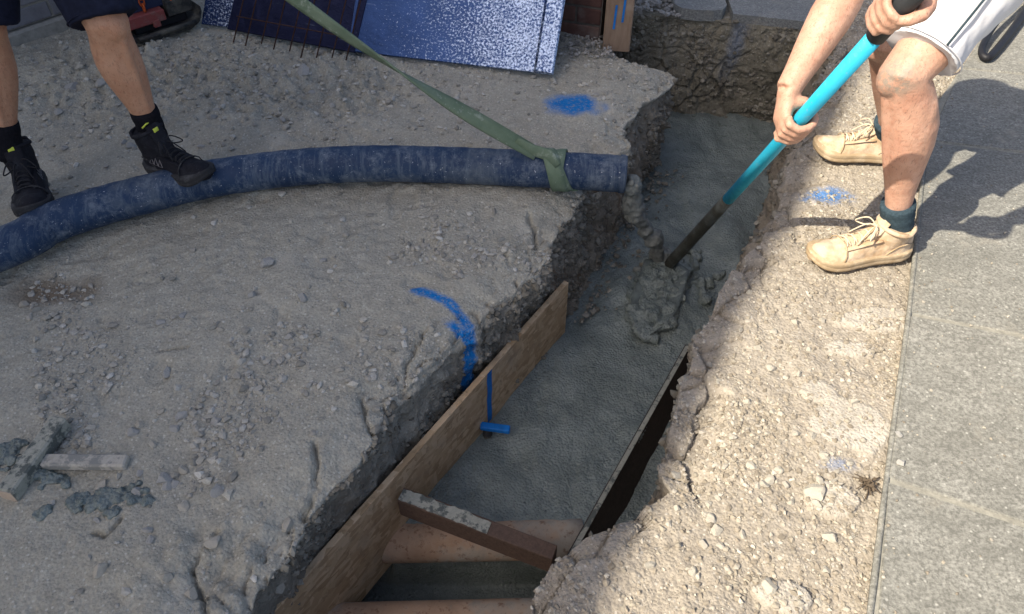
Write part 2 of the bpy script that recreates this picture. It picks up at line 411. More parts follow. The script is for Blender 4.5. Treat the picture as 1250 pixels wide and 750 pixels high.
def slab_mat(name, a, b, pale, fleck=.6):
    t = NT(name); n = t.noise(5, 5, .7, co=t.scale((1, 1.6, 1), rot=(0, 0, .45))); f = t.noise(130, 3, .75)
    c = t.mix(t.ramp(n, .33, .67), a, b)
    c = t.mix(t.ramp(f, .36, .62, 0, .85), c, [x * .5 for x in a]); c = t.mix(t.ramp(t.noise(14, 5, .75, co=t.scale((.6, 1.4, 1), rot=(0, 0, .5))), .5, .68, 0, .6), c, [x * .62 for x in a])
    st = t.noise(55, 4, .75, co=t.scale((.6, 1.2, 1), rot=(0, 0, .5)))
    c = t.mix(t.ramp(st, .55, .75, 0, fleck * .75), c, pale)
    c = t.mix(t.ramp(t.noise(8, 5, .75), .56, .7, 0, .4), c, (.33, .30, .24))
    c = t.mix(t.ramp(t.voro(48), .16, .1, 0, .55), c, pale)
    t.bump(t.math('ADD', f, st), .5, .003); return t.done(c, .85, 0, .2)
M['slab'] = slab_mat('paving_stone', (.225, .22, .19), (.315, .308, .27), (.47, .46, .405))
M['slab_far'] = slab_mat('old_paving', (.21, .215, .205), (.28, .285, .265), (.38, .38, .34), .35)
M['stone'] = simple('rock', (.34, .33, .30), .9, 0, .2, 18, .15, .6, .004)
M['stone_pale'] = simple('pale_rock', (.42, .385, .315), .9, 0, .15, 25, .15, .6, .004)
def gravel_mat():
    t = NT('gravel'); c, _a, _b, _c = t.attr('mask'); n = t.noise(200, 3)
    return t.done(t.mix(t.ramp(n, .3, .7, 0, .35), c, (.12, .11, .09)), .92, 0, .15)
M['gravel'] = gravel_mat()
M['weed'] = simple('dry_weed', (.10, .075, .05), .9)
M['mortar_dark'] = simple('dark_mortar', (.09, .08, .07), .95, 0, .2, 40, .1, .6, .004)
M['render'] = simple('wall_render', (.5, .46, .4), .9, 0, .1, 6)
M['tiles'] = simple('roof_tiles', (.16, .07, .05), .9, 0, .3, 20)
M['glass'] = simple('window_glass', (.03, .04, .05), .08, 0, 0, 5, .6, 0)
M['white'] = simple('white_frame', (.7, .7, .7), .5, 0, .05)
M['hair'] = simple('brown_hair', (.05, .03, .02), .7, 0, .4, 120, .3, .8, .004)
M['eye'] = simple('eye_white', (.6, .58, .55), .2, 0, .05)

# ------------------------------------------------------------------ the ground: left block, right bank, far bank
def interp(pts, key, val):
    a = sorted(((p[key], p[val]) for p in pts)); return np.array([q[0] for q in a]), np.array([q[1] for q in a])
def grid_faces(r, c):
    i = np.arange(r * c).reshape(r, c)
    return np.stack([i[:-1, :-1].ravel(), i[:-1, 1:].ravel(), i[1:, 1:].ravel(), i[1:, :-1].ravel()], 1)
ZC = -.45                                             # level of the poured concrete
crest = [W(*p) for p in [(240, 800), (282, 750), (312, 710), (343, 676), (372, 643), (400, 592), (440, 545), (487, 470), (530, 430), (568, 400), (608, 360), (650, 325), (680, 280), (697, 240), (735, 195), (765, 175), (757, 150), (780, 130), (815, 105), (828, 88)]]
crest += [V(.655, 2.87, 0), V(.6, 2.92, 0), V(.47, 2.98, 0), V(.43, 3.05, 0), V(.42, 4.5, 0)]
crest = [V(-.75, .2, 0)] + crest
OSB0, OSB1 = W(690, 405, ZC), W(400, 750, ZC)          # foot of the chip board shutter
def osb_x(y): return OSB1.x + (y - OSB1.y) * (OSB0.x - OSB1.x) / (OSB0.y - OSB1.y)
base = [V(osb_x(.2) - .07, .2, 0), V(osb_x(1.8) - .06, 1.8, 0)] + [W(*p, ZC) for p in [(705, 385), (745, 300), (775, 240), (800, 200)]] + [V(.62, 2.9, 0), V(.5, 3.0, 0), V(.44, 3.08, 0), V(.43, 4.5, 0)]
cY, cX = interp(crest, 1, 0); bY, bX = interp(base, 1, 0)
PAINT_L = [([W(508, 355), W(545, 368), W(572, 392, -.01)], .016), ([W(572, 392, -.01), W(580, 435, -.08), W(587, 470, -.17)], .013)]
BLOT_L = [(W(700, 131), .108, .085)]
CRACKS_L = [[(487, 450), (505, 425), (527, 380)], [(440, 480), (447, 510), (462, 535), (497, 500)], [(360, 640), (373, 610), (385, 585), (383, 545), (375, 525)], [(232, 690), (246, 668), (262, 645)], [(232, 690), (236, 722), (252, 750)],
            [(300, 655), (320, 672), (350, 680)], [(100, 640), (125, 650), (145, 630)], [(615, 310), (628, 330), (640, 300)], [(560, 395), (545, 425), (530, 420)], [(640, 255), (655, 285), (650, 315)], [(190, 430), (230, 425)]]
def left_ground():
    ys = np.arange(.3, 3.9, .006); nt_, nw = 430, 64
    u = np.linspace(0, 1, nt_) ** .93
    Y = np.repeat(ys, nt_ + nw).reshape(-1, nt_ + nw); X = np.zeros_like(Y); Z = np.zeros_like(Y)
    py = np.stack([ys * 0, ys, ys * 0], 1)
    jag = .030 * fbm(py, 6, 3, 3) + .016 * fbm(py, 24, 3, 9)
    damp = sstep(3.1, 2.95, ys); jag *= damp
    xe = np.interp(ys, cY, cX) + jag; xb = np.interp(ys, bY, bX) + .4 * jag
    X[:, :nt_] = -2.75 + (xe[:, None] + 2.75) * u[None]
    wv = (np.arange(1, nw + 1) / nw)[None]
    X[:, nt_:] = xe[:, None] + (xb - xe)[:, None] * wv ** 1.15
    Z[:, nt_:] = -.62 * wv
    P = np.stack([X, Y, Z], 2).reshape(-1, 3); wall = np.repeat((np.arange(nt_ + nw) >= nt_)[None], len(ys), 0).ravel()
    wf = np.clip(-P[:, 2] / .62, 0, 1)
    d = np.repeat((xe[:, None] - X)[:, :], 1, 1).ravel(); d = np.where(wall, 0, d)       # distance to edge along the row
    flat = P * np.array([1, 1, 0])
    rough = sstep(.18, 0, d) * 1.0
    rub = np.exp(-(((P[:, 0] + 1.55) / .45) ** 2 + ((P[:, 1] - 2.85) / .35) ** 2)) + .9 * np.exp(-(((P[:, 0] + .75) / .4) ** 2 + ((P[:, 1] - 2.75) / .3) ** 2)) + .6 * np.exp(-(((P[:, 0] + .62) / .15) ** 2 + ((P[:, 1] - .75) / .12) ** 2))
    F1, F2, _i = worley(flat, 17, 4); G1, G2, gi = worley(flat + .01 * np.stack([fbm(flat, 30, 2, 1)] * 3, 1), 42, 8)
    h = .022 * fbm(flat, 1.3, 3, 1) + .012 * fbm(flat, 5, 4, 2) + .006 * fbm(flat, 22, 4, 5, .6)
    cl = sstep(.05, .5, fbm(flat, 3.5, 3, 31)) * .7 + .25
    h += cl * (.006 * (.5 - G1) * (gi > .45) * 2 + .0025 * fbm(flat, 70, 2, 6))
    h += .35 * rough * (.030 * (.55 - F1) + .012 * (.5 - G1)) + rub * (.055 * (.5 - F1) + .030 * (.5 - G1) + .035 * fbm(flat, 12, 4, 33, .6))
    h -= rough ** 2 * .035
    ck = sstep(.035, .0, F2 - F1) * rough * .016 * (fbm(flat, 4, 2, 40) > 0)
    h -= ck
    dent = fbm(flat, 11, 3, 77); h -= .008 * sstep(.35, .6, dent)
    wob = flat[:, :2] + .012 * np.stack([fbm(flat, 25, 3, 51), fbm(flat, 25, 3, 52)], 1)
    for cr in CRACKS_L:
        q = seg_dist(wob, [W(*c) for c in cr]); h -= .024 * sstep(.0065, .001, q) * sstep(-.35, -.05, fbm(flat, 16, 2, 53))
    hole = W(62, 350); eh = np.exp(-(((P[:, 0] - hole.x) / .16) ** 2 + ((P[:, 1] - hole.y) / .07) ** 2)); h -= .022 * eh
    # wall relief
    W1, W2, wi = worley(P, 13, 14); V1, V2, _ = worley(P, 34, 15)
    ww = sstep(0, .12, wf)
    rel = soil(P, 21, 9, 1.2)
    smooth_cut = sstep(1.5, 1.3, P[:, 1]) * sstep(1.0, 1.15, P[:, 1])                      # bucket-cut face
    rel = rel * (1 - .4 * smooth_cut) + smooth_cut * .007 * fbm(P * np.array([1, 1, .12]), 40, 3, 23)
    rel *= 1 - .7 * sstep(1.25, .9, P[:, 1])
    nrm = np.array([.83, -.55, 0]); backf = sstep(2.86, 2.95, P[:, 1])[:, None]
    nr = nrm * (1 - backf) + np.array([.3, .95, 0]) * backf
    P2 = P.copy(); P2[:, 2] += np.where(wall, h * (1 - ww), h)
    P2 += np.where(wall, rel * ww, 0)[:, None] * nr
    # notch under the far corner
    mask = np.zeros((len(P), 3))
    for ln, wd in PAINT_L:
        q = seg_dist(P2[:, :2], ln); mask[:, 0] = np.maximum(mask[:, 0], sstep(wd * 1.25, wd * .6, q + .003 * fbm(P, 45, 3, 61)))
    sc_ = W(576, 402); al = np.array([.55, .835]); dv = P2[:, :2] - np.array(sc_[:2]); qa = np.abs(dv @ al + .006 * fbm(P, 9, 2, 68)); qc = np.abs(dv @ np.array([.835, -.55]))
    mask[:, 0] = np.maximum(mask[:, 0], sstep(.017, .012, qa + .002 * fbm(P, 40, 2, 67)) * sstep(-.004, -.02, P2[:, 2]) * sstep(.11, .09, qc) * (P[:, 2] > -.3))
    for c, a, b in BLOT_L:
        q = np.sqrt(((P[:, 0] - c.x) / a) ** 2 + ((P[:, 1] - c.y) / b) ** 2); mask[:, 0] = np.maximum(mask[:, 0], sstep(1.3, .55, q + .35 * fbm(P, 22, 4, 62)))
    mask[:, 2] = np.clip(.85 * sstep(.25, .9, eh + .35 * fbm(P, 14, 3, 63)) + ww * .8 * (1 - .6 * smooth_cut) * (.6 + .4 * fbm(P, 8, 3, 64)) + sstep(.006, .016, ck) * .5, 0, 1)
    sp = sstep(.42, .6, fbm(flat, 6, 3, 65)) * .35; mask[:, 1] = np.where(wall, 0, sp)
    r, c = len(ys), nt_ + nw
    mask[:, 2] *= 1 - mask[:, 0]
    me = np_mesh('ground', P2, grid_faces(r, c), True, {'mask': mask})
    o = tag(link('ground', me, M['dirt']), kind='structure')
    global PL, WL; WL = P2[wall & (mask[:, 0] < .15) & (P[:, 2] > -.5) & (P[:, 1] > .7) & (P[:, 1] < 2.9)]; PL = mask.reshape(r, c, 3)[:, :nt_, 0].ravel()
    return o, P2.reshape(r, c, 3)[:, :nt_]
ground, GL = left_ground()
GLf = GL.reshape(-1, 3)

PE = [W(1050, 900, .08), W(1065, 750, .08), W(1085, 585, .08), W(1112, 383, .08), W(1130, 200, .08), W(1139, 133, .08), W(1211, 28, .08), W(1290, -90, .08)]   # edge of the paving
PE[0] = PE[1] + (PE[1] - PE[2]) * 1.2
pY, pX = interp(PE, 1, 0)
rcrest = [W(*p, .05) for p in [(1020, 60), (985, 150), (965, 200), (945, 255), (920, 300), (895, 340), (868, 365), (850, 400), (838, 440), (822, 520), (812, 560), (822, 600), (775, 628), (715, 652), (672, 687), (655, 720), (648, 750), (645, 800)]] + [V(1.42, 3.4, 0), V(.02, .3, 0)]
rbase = [W(*p, ZC) for p in [(950, 148), (935, 200), (905, 290), (870, 350), (852, 400)]] + [V(1.36, 3.4, 0), V(.69, 1.83, 0), V(.56, 1.5, 0), V(.42, 1.15, 0), V(.36, .95, 0), V(.22, .82, 0), V(.1, .7, 0), V(.06, .3, 0)]
rY, rX = interp(rcrest, 1, 0); rbY, rbX = interp(rbase, 1, 0)
FLATST = [(W(1055, 390, .06), .115, .045), (W(1045, 425, .06), .10, .04), (W(1040, 520, .06), .10, .10), (W(1000, 480, .06), .05, .04), (W(1010, 610, .06), .05, .035), (W(950, 725, .06), .06, .03)]
def right_bank():
    ys = np.arange(.34, 3.42, .0055); nt_, nw = 190, 60
    Y = np.repeat(ys, nt_ + nw).reshape(-1, nt_ + nw); X = np.zeros_like(Y); Z = np.zeros_like(Y)
    py = np.stack([ys * 0 + 5, ys, ys * 0], 1)
    jag = .022 * fbm(py, 5, 3, 13) + .022 * fbm(py, 15, 3, 19); jag *= sstep(.75, .95, ys) * .8 + .2
    xe = np.interp(ys, rY, rX) + jag; xb = np.interp(ys, rbY, rbX) + .3 * jag; xp = np.interp(ys, pY, pX) + .05
    u = np.linspace(1, 0, nt_)
    X[:, :nt_] = xe[:, None] + (xp - xe)[:, None] * u[None]; Z[:, :nt_] = .055
    wv = (np.arange(1, nw + 1) / nw)[None]
    X[:, nt_:] = xe[:, None] + (xb - xe)[:, None] * wv ** 1.1; Z[:, nt_:] = .055 - .85 * wv
    P = np.stack([X, Y, Z], 2).reshape(-1, 3); wall = np.repeat((np.arange(nt_ + nw) >= nt_)[None], len(ys), 0).ravel()
    wf = np.clip((.055 - P[:, 2]) / .85, 0, 1); ww = sstep(0, .08, wf)
    d = np.where(wall, 0, (X - xe[:, None]).ravel()); e = np.where(wall, 1, (xp[:, None] - X).ravel())
    flat = P * np.array([1, 1, 0]); rough = sstep(.16, 0, d)
    F1, F2, fi = worley(flat + .02 * fbm(flat, 12, 2, 3)[:, None], 9, 24); G1, G2, gi = worley(flat, 55, 28)
    h = .012 * fbm(flat, 2.2, 3, 11) + .010 * fbm(flat, 8, 4, 12) + .005 * fbm(flat, 30, 4, 15, .6)
    cl = sstep(-.2, .4, fbm(flat, 4, 3, 32)); h += (.35 + cl) * .006 * (.5 - G1) * (gi > .35)
    h += rough * (.05 * (fi - .6) + .02 * (.5 - F1)) - rough ** 2 * .02
    h -= sstep(.06, .0, F2 - F1) * rough * .025
    st = np.zeros(len(P))
    for c, a, b in FLATST:
        q = np.sqrt(((P[:, 0] - c.x) / a) ** 2 + ((P[:, 1] - c.y) / b) ** 2) + .75 * fbm(flat, 7, 4, 44)
        k = sstep(1.02, .86, q); h = h * (1 - .7 * k) + k * .010; st = np.maximum(st, k)
    lip = sstep(.05, .0, e); h -= lip * .02
    W1, W2, wi = worley(P, 11, 34); V1, V2, _ = worley(P, 30, 35)
    rel = soil(P, 41, 9, 1.1)
    P2 = P.copy(); P2[:, 2] += np.where(wall, h * (1 - ww), h); P2 += np.where(wall, rel * ww, 0)[:, None] * np.array([-.8, .3, 0])
    mask = np.zeros((len(P), 3))
    b1 = W(1012, 236, .06); q = np.sqrt(((P[:, 0] - b1.x) / .075) ** 2 + ((P[:, 1] - b1.y) / .055) ** 2)
    mask[:, 0] = .8 * sstep(1.25, .4, q + .4 * fbm(P, 25, 4, 62))
    b2 = W(1025, 567, .06); q = np.sqrt(((P[:, 0] - b2.x) / .045) ** 2 + ((P[:, 1] - b2.y) / .018) ** 2)
    mask[:, 0] = np.maximum(mask[:, 0], .28 * sstep(1.4, .3, q + .3 * fbm(P, 25, 4, 66)))
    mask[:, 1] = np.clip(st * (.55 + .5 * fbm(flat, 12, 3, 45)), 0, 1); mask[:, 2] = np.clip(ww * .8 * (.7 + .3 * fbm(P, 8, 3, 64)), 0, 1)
    r, c = len(ys), nt_ + nw
    me = np_mesh('trench_bank', P2, grid_faces(r, c)[:, ::-1], True, {'mask': mask})
    global WR; WR = P2[wall & (P[:, 2] > -.47) & (P[:, 1] < 3.1)]
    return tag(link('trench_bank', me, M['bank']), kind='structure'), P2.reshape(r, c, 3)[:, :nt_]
bank, GR = right_bank(); GRf = GR.reshape(-1, 3)

def far_bank():
    xs = np.arange(.30, 1.75, .006); nw, nt_ = 100, 60
    X = np.repeat(xs, nt_ + nw).reshape(-1, nt_ + nw); Y = np.zeros_like(X); Z = np.zeros_like(X)
    yb = np.interp(xs, [.3, .74, .97, 1.28, 1.75], [3.33, 3.307, 3.254, 3.2, 3.12]); yt = np.interp(xs, [.3, .76, .97, 1.35, 1.75], [3.38, 3.37, 3.32, 3.235, 3.13])
    wv = np.linspace(0, 1, nw)[None]
    top = np.where(xs < .95, -.01, -.012)[:, None]
    Z[:, :nw] = -.6 + (.6 + top) * wv; Y[:, :nw] = yb[:, None] + (yt - yb)[:, None] * wv
    tv = (np.arange(1, nt_ + 1) / nt_)[None]; Y[:, nw:] = yt[:, None] + .7 * tv; Z[:, nw:] = top
    P = np.stack([X, Y, Z], 2).reshape(-1, 3); top_ = np.repeat((np.arange(nt_ + nw) >= nw)[None], len(xs), 0).ravel()
    W1, W2, wi = worley(P, 12, 54); V1, V2, _ = worley(P, 30, 55)
    rel = soil(P, 71, 7, .95)
    P2 = P.copy(); P2[:, 1] -= np.where(top_, 0, rel * sstep(1, .93, np.clip((P[:, 2] + .6) / .6, 0, 1))); P2[:, 2] += np.where(top_, .012 * fbm(P, 18, 3, 73), 0)
    mask = np.zeros((len(P), 3)); q = seg_dist(P[:, [0, 2]], [(1.03, 0.0), (1.015, -.14), (1.0, -.3)])
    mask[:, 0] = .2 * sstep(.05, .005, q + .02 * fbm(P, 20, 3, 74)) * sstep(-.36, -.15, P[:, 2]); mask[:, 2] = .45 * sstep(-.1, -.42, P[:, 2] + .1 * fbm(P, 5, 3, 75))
    global WF; WF = P2[(~top_) & (P[:, 2] > -.46)]
    me = np_mesh('trench_wall', P2, grid_faces(len(xs), nt_ + nw), True, {'mask': mask})
    return tag(link('trench_wall', me, M['clay']), kind='structure')
far_bank()
# the site beyond the frame
mb = MB(); i0, i1, j0, j1, Rr = -2.7, 3.6, .34, 3.85, 60
mb.add([(i0, j0, -.05), (i1, j0, -.05), (i1, j1, -.05), (i0, j1, -.05), (-Rr, -Rr, -.05), (Rr, -Rr, -.05), (Rr, Rr, -.05), (-Rr, Rr, -.05)], [[0, 4, 5, 1], [1, 5, 6, 2], [2, 6, 7, 3], [3, 7, 4, 0]])
tag(mb.build('site_ground', M['dirt'], None, False), kind='structure')

# poured concrete
DB0, DB1 = W(838, 432, ZC), W(718, 648, ZC)            # top edge of the dark shutter board
def db_x(y): return DB1.x + (y - DB1.y) * (DB0.x - DB1.x) / (DB0.y - DB1.y)
PIPE_Y = 1.05
def poured():
    xs = np.arange(-.9, 1.55, .0062); ys = np.arange(.3, 3.45, .0062)
    X, Y = np.meshgrid(xs, ys); P = np.stack([X.ravel(), Y.ravel(), np.zeros(X.size)], 1)
    G1, G2, gi = worley(P, 40, 81); F1, F2, _ = worley(P + .03 * fbm(P, 6, 3, 2)[:, None], 14, 82)
    z = ZC + .012 * fbm(P, 3, 3, 83) + .012 * fbm(P, 10, 4, 84) + .009 * (.55 - G1) * sstep(-.1, .5, fbm(P, 4, 3, 88)) + .003 * (.5 - worley(P, 85, 89)[0]) + .010 * fbm(P * np.array([1.0, .45, 1]), 13, 3, 85, .55)
    hl = W(800, 375, ZC); z += .03 * np.exp(-(((P[:, 0] - hl.x) / .13) ** 2 + ((P[:, 1] - hl.y) / .16) ** 2)) * (1 + .8 * fbm(P, 18, 3, 86))
    hw = W(890, 300, ZC); z += .05 * np.exp(-(((P[:, 0] - hw.x) / .08) ** 2 + ((P[:, 1] - hw.y) / .18) ** 2))
    dr = sstep(osb_x(P[:, 1]) - .006, osb_x(P[:, 1]) - .03, P[:, 0]) * sstep(1.84, 1.80, P[:, 1]); z -= .18 * dr
    dd = sstep(db_x(P[:, 1]) + .004, db_x(P[:, 1]) + .02, P[:, 0]) * sstep(1.76, 1.72, P[:, 1]); z -= .085 * dd
    nr = sstep(PIPE_Y + .02, PIPE_Y - .03, P[:, 1]); z = z * (1 - nr) + nr * (-.70 + .006 * fbm(P, 6, 3, 87))
    P[:, 2] = z
    return tag(link('wet_concrete', np_mesh('wet_concrete', P, grid_faces(len(ys), len(xs)), True), M['concrete']), kind='structure')
poured()

# ------------------------------------------------------------------ paving
M['joint'] = simple('joint_mortar', (.25, .24, .20), .95, 0, .25, 60, .1, .6, .004)
pav = MB()
pav.prism([V(p.x, p.y, .02) for p in PE] + [V(3.6, 4.2, .02), V(3.6, .3, .02), V(.6, .3, .02)], (0, 0, .0555))
paving = tag(pav.build('paving', M['joint'], None, False), kind='structure')
er = Vector((.92, -.36, 0)).normalized()
rows = [-.35, .25, None, None, 2.22, 2.72, 3.3, 3.9]
rows = [PE[1].y - .42, PE[2].y, PE[3].y, 2.215, 2.72, 3.3, 3.85]
def edge_at(y): return V(float(np.interp(y, pY, pX)), y, .08)
slopes = [-.40, -.44, -.31, -.25, -.22, -.2, -.2]
k = 0
for i in range(len(rows) - 1):
    for cidx in range(4):
        g = .0055; a, b = edge_at(rows[i] + g), edge_at(rows[i + 1] - g)
        o0, o1 = .60 * cidx + (.0 if cidx == 0 else g), .60 * (cidx + 1) - g
        r0 = V(1, slopes[i], 0).normalized(); r1 = V(1, slopes[i + 1], 0).normalized()
        q = [a + r0 * o0, a + r0 * o1, b + r1 * o1, b + r1 * o0]
        cen = sum(q, V(0, 0, 0)) / 4; tilt = random.uniform(-.002, .002)
        m = MB(); bv = .004
        ins = [p + (cen - p).normalized() * bv for p in q]
        m.add([p - V(0, 0, .045) for p in q] + [p + V(0, 0, -.004 + tilt) for p in q] + [p + V(0, 0, tilt) for p in ins],
              [[3, 2, 1, 0], [8, 9, 10, 11]] + [[j, (j + 1) % 4, 4 + (j + 1) % 4, 4 + j] for j in range(4)] + [[4 + j, 4 + (j + 1) % 4, 8 + (j + 1) % 4, 8 + j] for j in range(4)])
        m.build('paving_slab', M['slab'], paving, False)
# mortar haunch along the edge
m = MB(); m.tube([edge_at(y) + V(-.003, 0, -.006) for y in np.linspace(.4, 2.4, 40)], [.006 + .002 * random.random() for _ in range(40)], 6)
m.build('mortar_edge', M['slab'], paving)
# old path beyond the trench
op = MB(); op.prism([V(.72, 3.41, -.03), V(.98, 3.36, -.03), V(1.75, 3.17, -.03), V(1.75, 4.6, -.03), V(.72, 4.6, -.03)], (0, 0, .02)); old = tag(op.build('old_path', M['mortar'], None, False), kind='structure')
for q in ([(.985, 3.318), (1.36, 3.222), (1.78, 3.12), (1.78, 3.78), (1.02, 3.96)], [(.99, 3.975), (1.78, 3.795), (1.78, 4.6), (1.0, 4.6)]):
    m = MB(); m.prism([V(x, y, -.012) for x, y in q], (0, 0, .038)); m.build('paving_slab', M['slab_far'], old, False)
q = [(.735, 3.40), (.76, 3.355), (.82, 3.335), (.90, 3.33), (.945, 3.345), (.968, 3.39), (.972, 3.47), (.985, 3.6), (.98, 3.9), (.76, 3.9), (.745, 3.6)]
m = MB(); m.prism([V(x, y, -.014) for x, y in q], (0, 0, .05)); tag(m.build('broken_slab', M['slab_far'], old, False), label='broken corner slab with a rounded chipped front')
# ------------------------------------------------------------------ boards, pipes, timbers in the trench
u = (OSB1 - OSB0).normalized(); n_ = V(-u.y, u.x, 0)
if n_.x > 0: n_ = -n_
osb = thing('shutter_board', OSB0 + V(0, 0, 0), 'long tan chip board shutter standing on edge along the left trench wall', 'board')
m = MB(); m.obox(OSB0 + V(0, 0, -.12), u * 1.62, n_ * .018, V(0, 0, .357), .0015); m.build('panel', M['osb'], osb, False)
ps = W(594, 452, -.213); t0 = (V(ps.x, ps.y, 0) - V(OSB0.x, OSB0.y, 0)).dot(u)
m = MB(); A = OSB0 + u * (t0 - .012) - n_ * .0015
vs = []
for i in range(9):
    z = .236 - i * .029; jx = random.uniform(-.002, .002)
    vs += [A + u * (0 + jx + i * .0012) + V(0, 0, z), A + u * (.021 + jx + i * .0012 + random.uniform(0, .003)) + V(0, 0, z)]
m.add(vs + [v + n_ * .001 for v in vs], [[2 * i, 2 * i + 1, 2 * i + 3, 2 * i + 2] for i in range(8)] + [[18 + 2 * i, 18 + 2 * i + 2, 18 + 2 * i + 3, 18 + 2 * i + 1] for i in range(8)])
tag(m.build('paint_stripe', M['blue_bar'], osb, False), label='blue sprayed stripe running down the board')
pg = thing('marker_peg', W(595, 534, -.44), 'short bright blue marker bar poking out of the wet concrete', 'peg')
m = MB(); a = W(586, 526, -.425); b = W(622, 531, -.425); m.obox(a, b - a, V(0.002, .024, 0), V(0, 0, .018), .003); m.build('bar', M['blue_bar'], pg, False)
m = MB(); m.tube([a.lerp(b, .25) + V(0, .01, 0), a.lerp(b, .22) + V(0, .012, -.12)], .014, 8); m.build('stem', M['steel_dark'], pg)
# dark shutter on the right: top edge flush with the concrete, leaning
u2 = (DB1 - DB0).normalized(); r2 = V(-u2.y, u2.x, 0)
if r2.x < 0: r2 = -r2
db = thing('shutter_board', DB0, 'dark stained board with a pale worn top edge on the right side of the trench', 'board')
dn = (r2 * .45 + V(0, 0, -1)).normalized()
m = MB(); L = (DB1 - DB0).length + .25; m.obox(DB0 - u2 * .03 + V(0, 0, .012), u2 * L, -r2 * .018 , dn * .16, .002); m.build('panel', M['wood_black'], db, False)
m = MB(); m.obox(DB0 - u2 * .03 + V(0, 0, .0135) - r2 * .013, u2 * L, r2 * .014, V(0, 0, .004), .001); tag(m.build('worn_edge', M['wood_weather'], db, False), label='pale worn top edge')
# clay pipes
def clay_pipe(a, b, r, label, collar=None):
    t = thing('clay_pipe', (a + b) / 2, label, 'pipe', 'clay drain pipes crossing the trench')
    d = (b - a).normalized(); m = MB()
    nseg = 14; pts = [a.lerp(b, i / nseg) for i in range(nseg + 1)]
    outer = MB().tube(pts, r, 32, False); inner = MB().tube(pts, r * .84, 32, False)
    m.v = outer.v + inner.v; no = len(outer.v); m.f = [list(f) for f in outer.f] + [[no + i for i in f][::-1] for f in inner.f]
    for e, off in ((0, 0), (1, nseg * 32)):
        for k in range(32):
            f = [off + k, off + (k + 1) % 32, no + off + (k + 1) % 32, no + off + k]; m.f.append(f if e else f[::-1])
    m.build('barrel', M['pipe'], t)
    if collar is not None:
        c = a.lerp(b, collar); m = MB(); m.tube([c - d * .045, c - d * .04, c + d * .04, c + d * .045], [r + .004, r + .009, r + .009, r + .004], 32, True); m.build('collar', M['pipe'], t)
    return t
clay_pipe(V(-.50, 1.055, -.505), V(.20, 1.066, -.497), .057, 'farther clay drain pipe crossing the trench under the timber strut')
clay_pipe(V(-.75, .815, -.505), V(.22, .835, -.495), .057, 'nearest mottled clay drain pipe at the bottom of the trench', None)
# timber strut
a = W(486, 618, -.30); b = W(668, 688, -.33)
st = thing('timber_strut', a, 'dark timber strut wedged between chip board and trench bank, cement on top', 'timber')
d = (b - a); d2 = V(d.y, -d.x, 0).normalized()
if d2.y < 0: d2 = -d2
m = MB(); m.obox(a + V(0, 0, -.045), d * 1.03, d2 * .042, V(0, 0, .075), .002); m.build('bar', M['wood_dark'], st, False)
m = MB()
top_ = []; bot_ = []
for i in range(25):
    f0 = .005 + .6 * i / 24; top_.append(a + V(0, 0, .0305) + d * f0 + d2 * random.uniform(.034, .0405)); bot_.append(a + V(0, 0, .0305) + d * f0 + d2 * random.uniform(.0005, .004))
n0 = 25; up3 = lambda: V(0, 0, random.uniform(.001, .004))
m.add(bot_ + top_ + [p + up3() for p in bot_] + [p + up3() for p in top_], [[50 + i, 51 + i, 76 + i, 75 + i] for i in range(24)] + [[i, i + 1, 51 + i, 50 + i] for i in range(24)] + [[26 + i, 25 + i, 75 + i, 76 + i] for i in range(24)] + [[25, 0, 50, 75], [24, 49, 99, 74]])
tag(m.build('cement_crust', M['wood_weather'], st, False), label='pale smeared cement along the top')

# ------------------------------------------------------------------ concrete hose, strap, trickle
hp = [(-60, 340), (0, 305), (60, 274), (120, 253), (176, 238), (240, 222), (300, 212), (360, 205), (420, 201), (470, 200), (520, 201), (580, 203), (640, 206), (700, 209), (764, 213)]
hz = [.06 + GLf[0, 2] * 0] * len(hp)
hose_pts = [W(x, y, .07) for x, y in hp]
def catmull(P, n=8):
    Q = []
    for i in range(len(P) - 1):
        p0, p1, p2, p3 = P[max(i - 1, 0)], P[i], P[i + 1], P[min(i + 2, len(P) - 1)]
        for k in range(n):
            t = k / n; Q.append(.5 * ((2 * p1) + (p2 - p0) * t + (2 * p0 - 5 * p1 + 4 * p2 - p3) * t * t + (3 * p1 - p0 - 3 * p2 + p3) * t ** 3))
    return Q + [P[-1]]
hc = catmull([V(-2.6, .9, .05), V(-1.95, 1.3, .06)] + hose_pts[1:], 10)
hose = thing('concrete_hose', hose_pts[8] - V(0, 0, .06), 'thick blue black concrete pump hose lying across the dirt, muddy', 'hose')
m = MB(); nn = len(hc); HR = .059
o_ = MB().tube(hc, [HR * (1 + .012 * math.sin(i * 1.3)) for i in range(nn)], 36, False); i_ = MB().tube(hc[-8:], HR * .84, 36, False)
m.v = o_.v + i_.v; no = len(o_.v); m.f = [list(f) for f in o_.f] + [[no + j for j in f][::-1] for f in i_.f]
lo = (nn - 1) * 36; li = no + 7 * 36
for k in range(36): m.f.append([lo + k, lo + (k + 1) % 36, li + (k + 1) % 36, li + k])
m.build('hose_wall', M['hose'], hose)
m = MB(); e0 = hc[-1]; ed = (hc[-1] - hc[-3]).normalized(); m.tube([e0 - ed * .02, e0 - ed * .004], [HR + .0025] * 2, 36, False); m.build('end_band', M['hose'], hose)

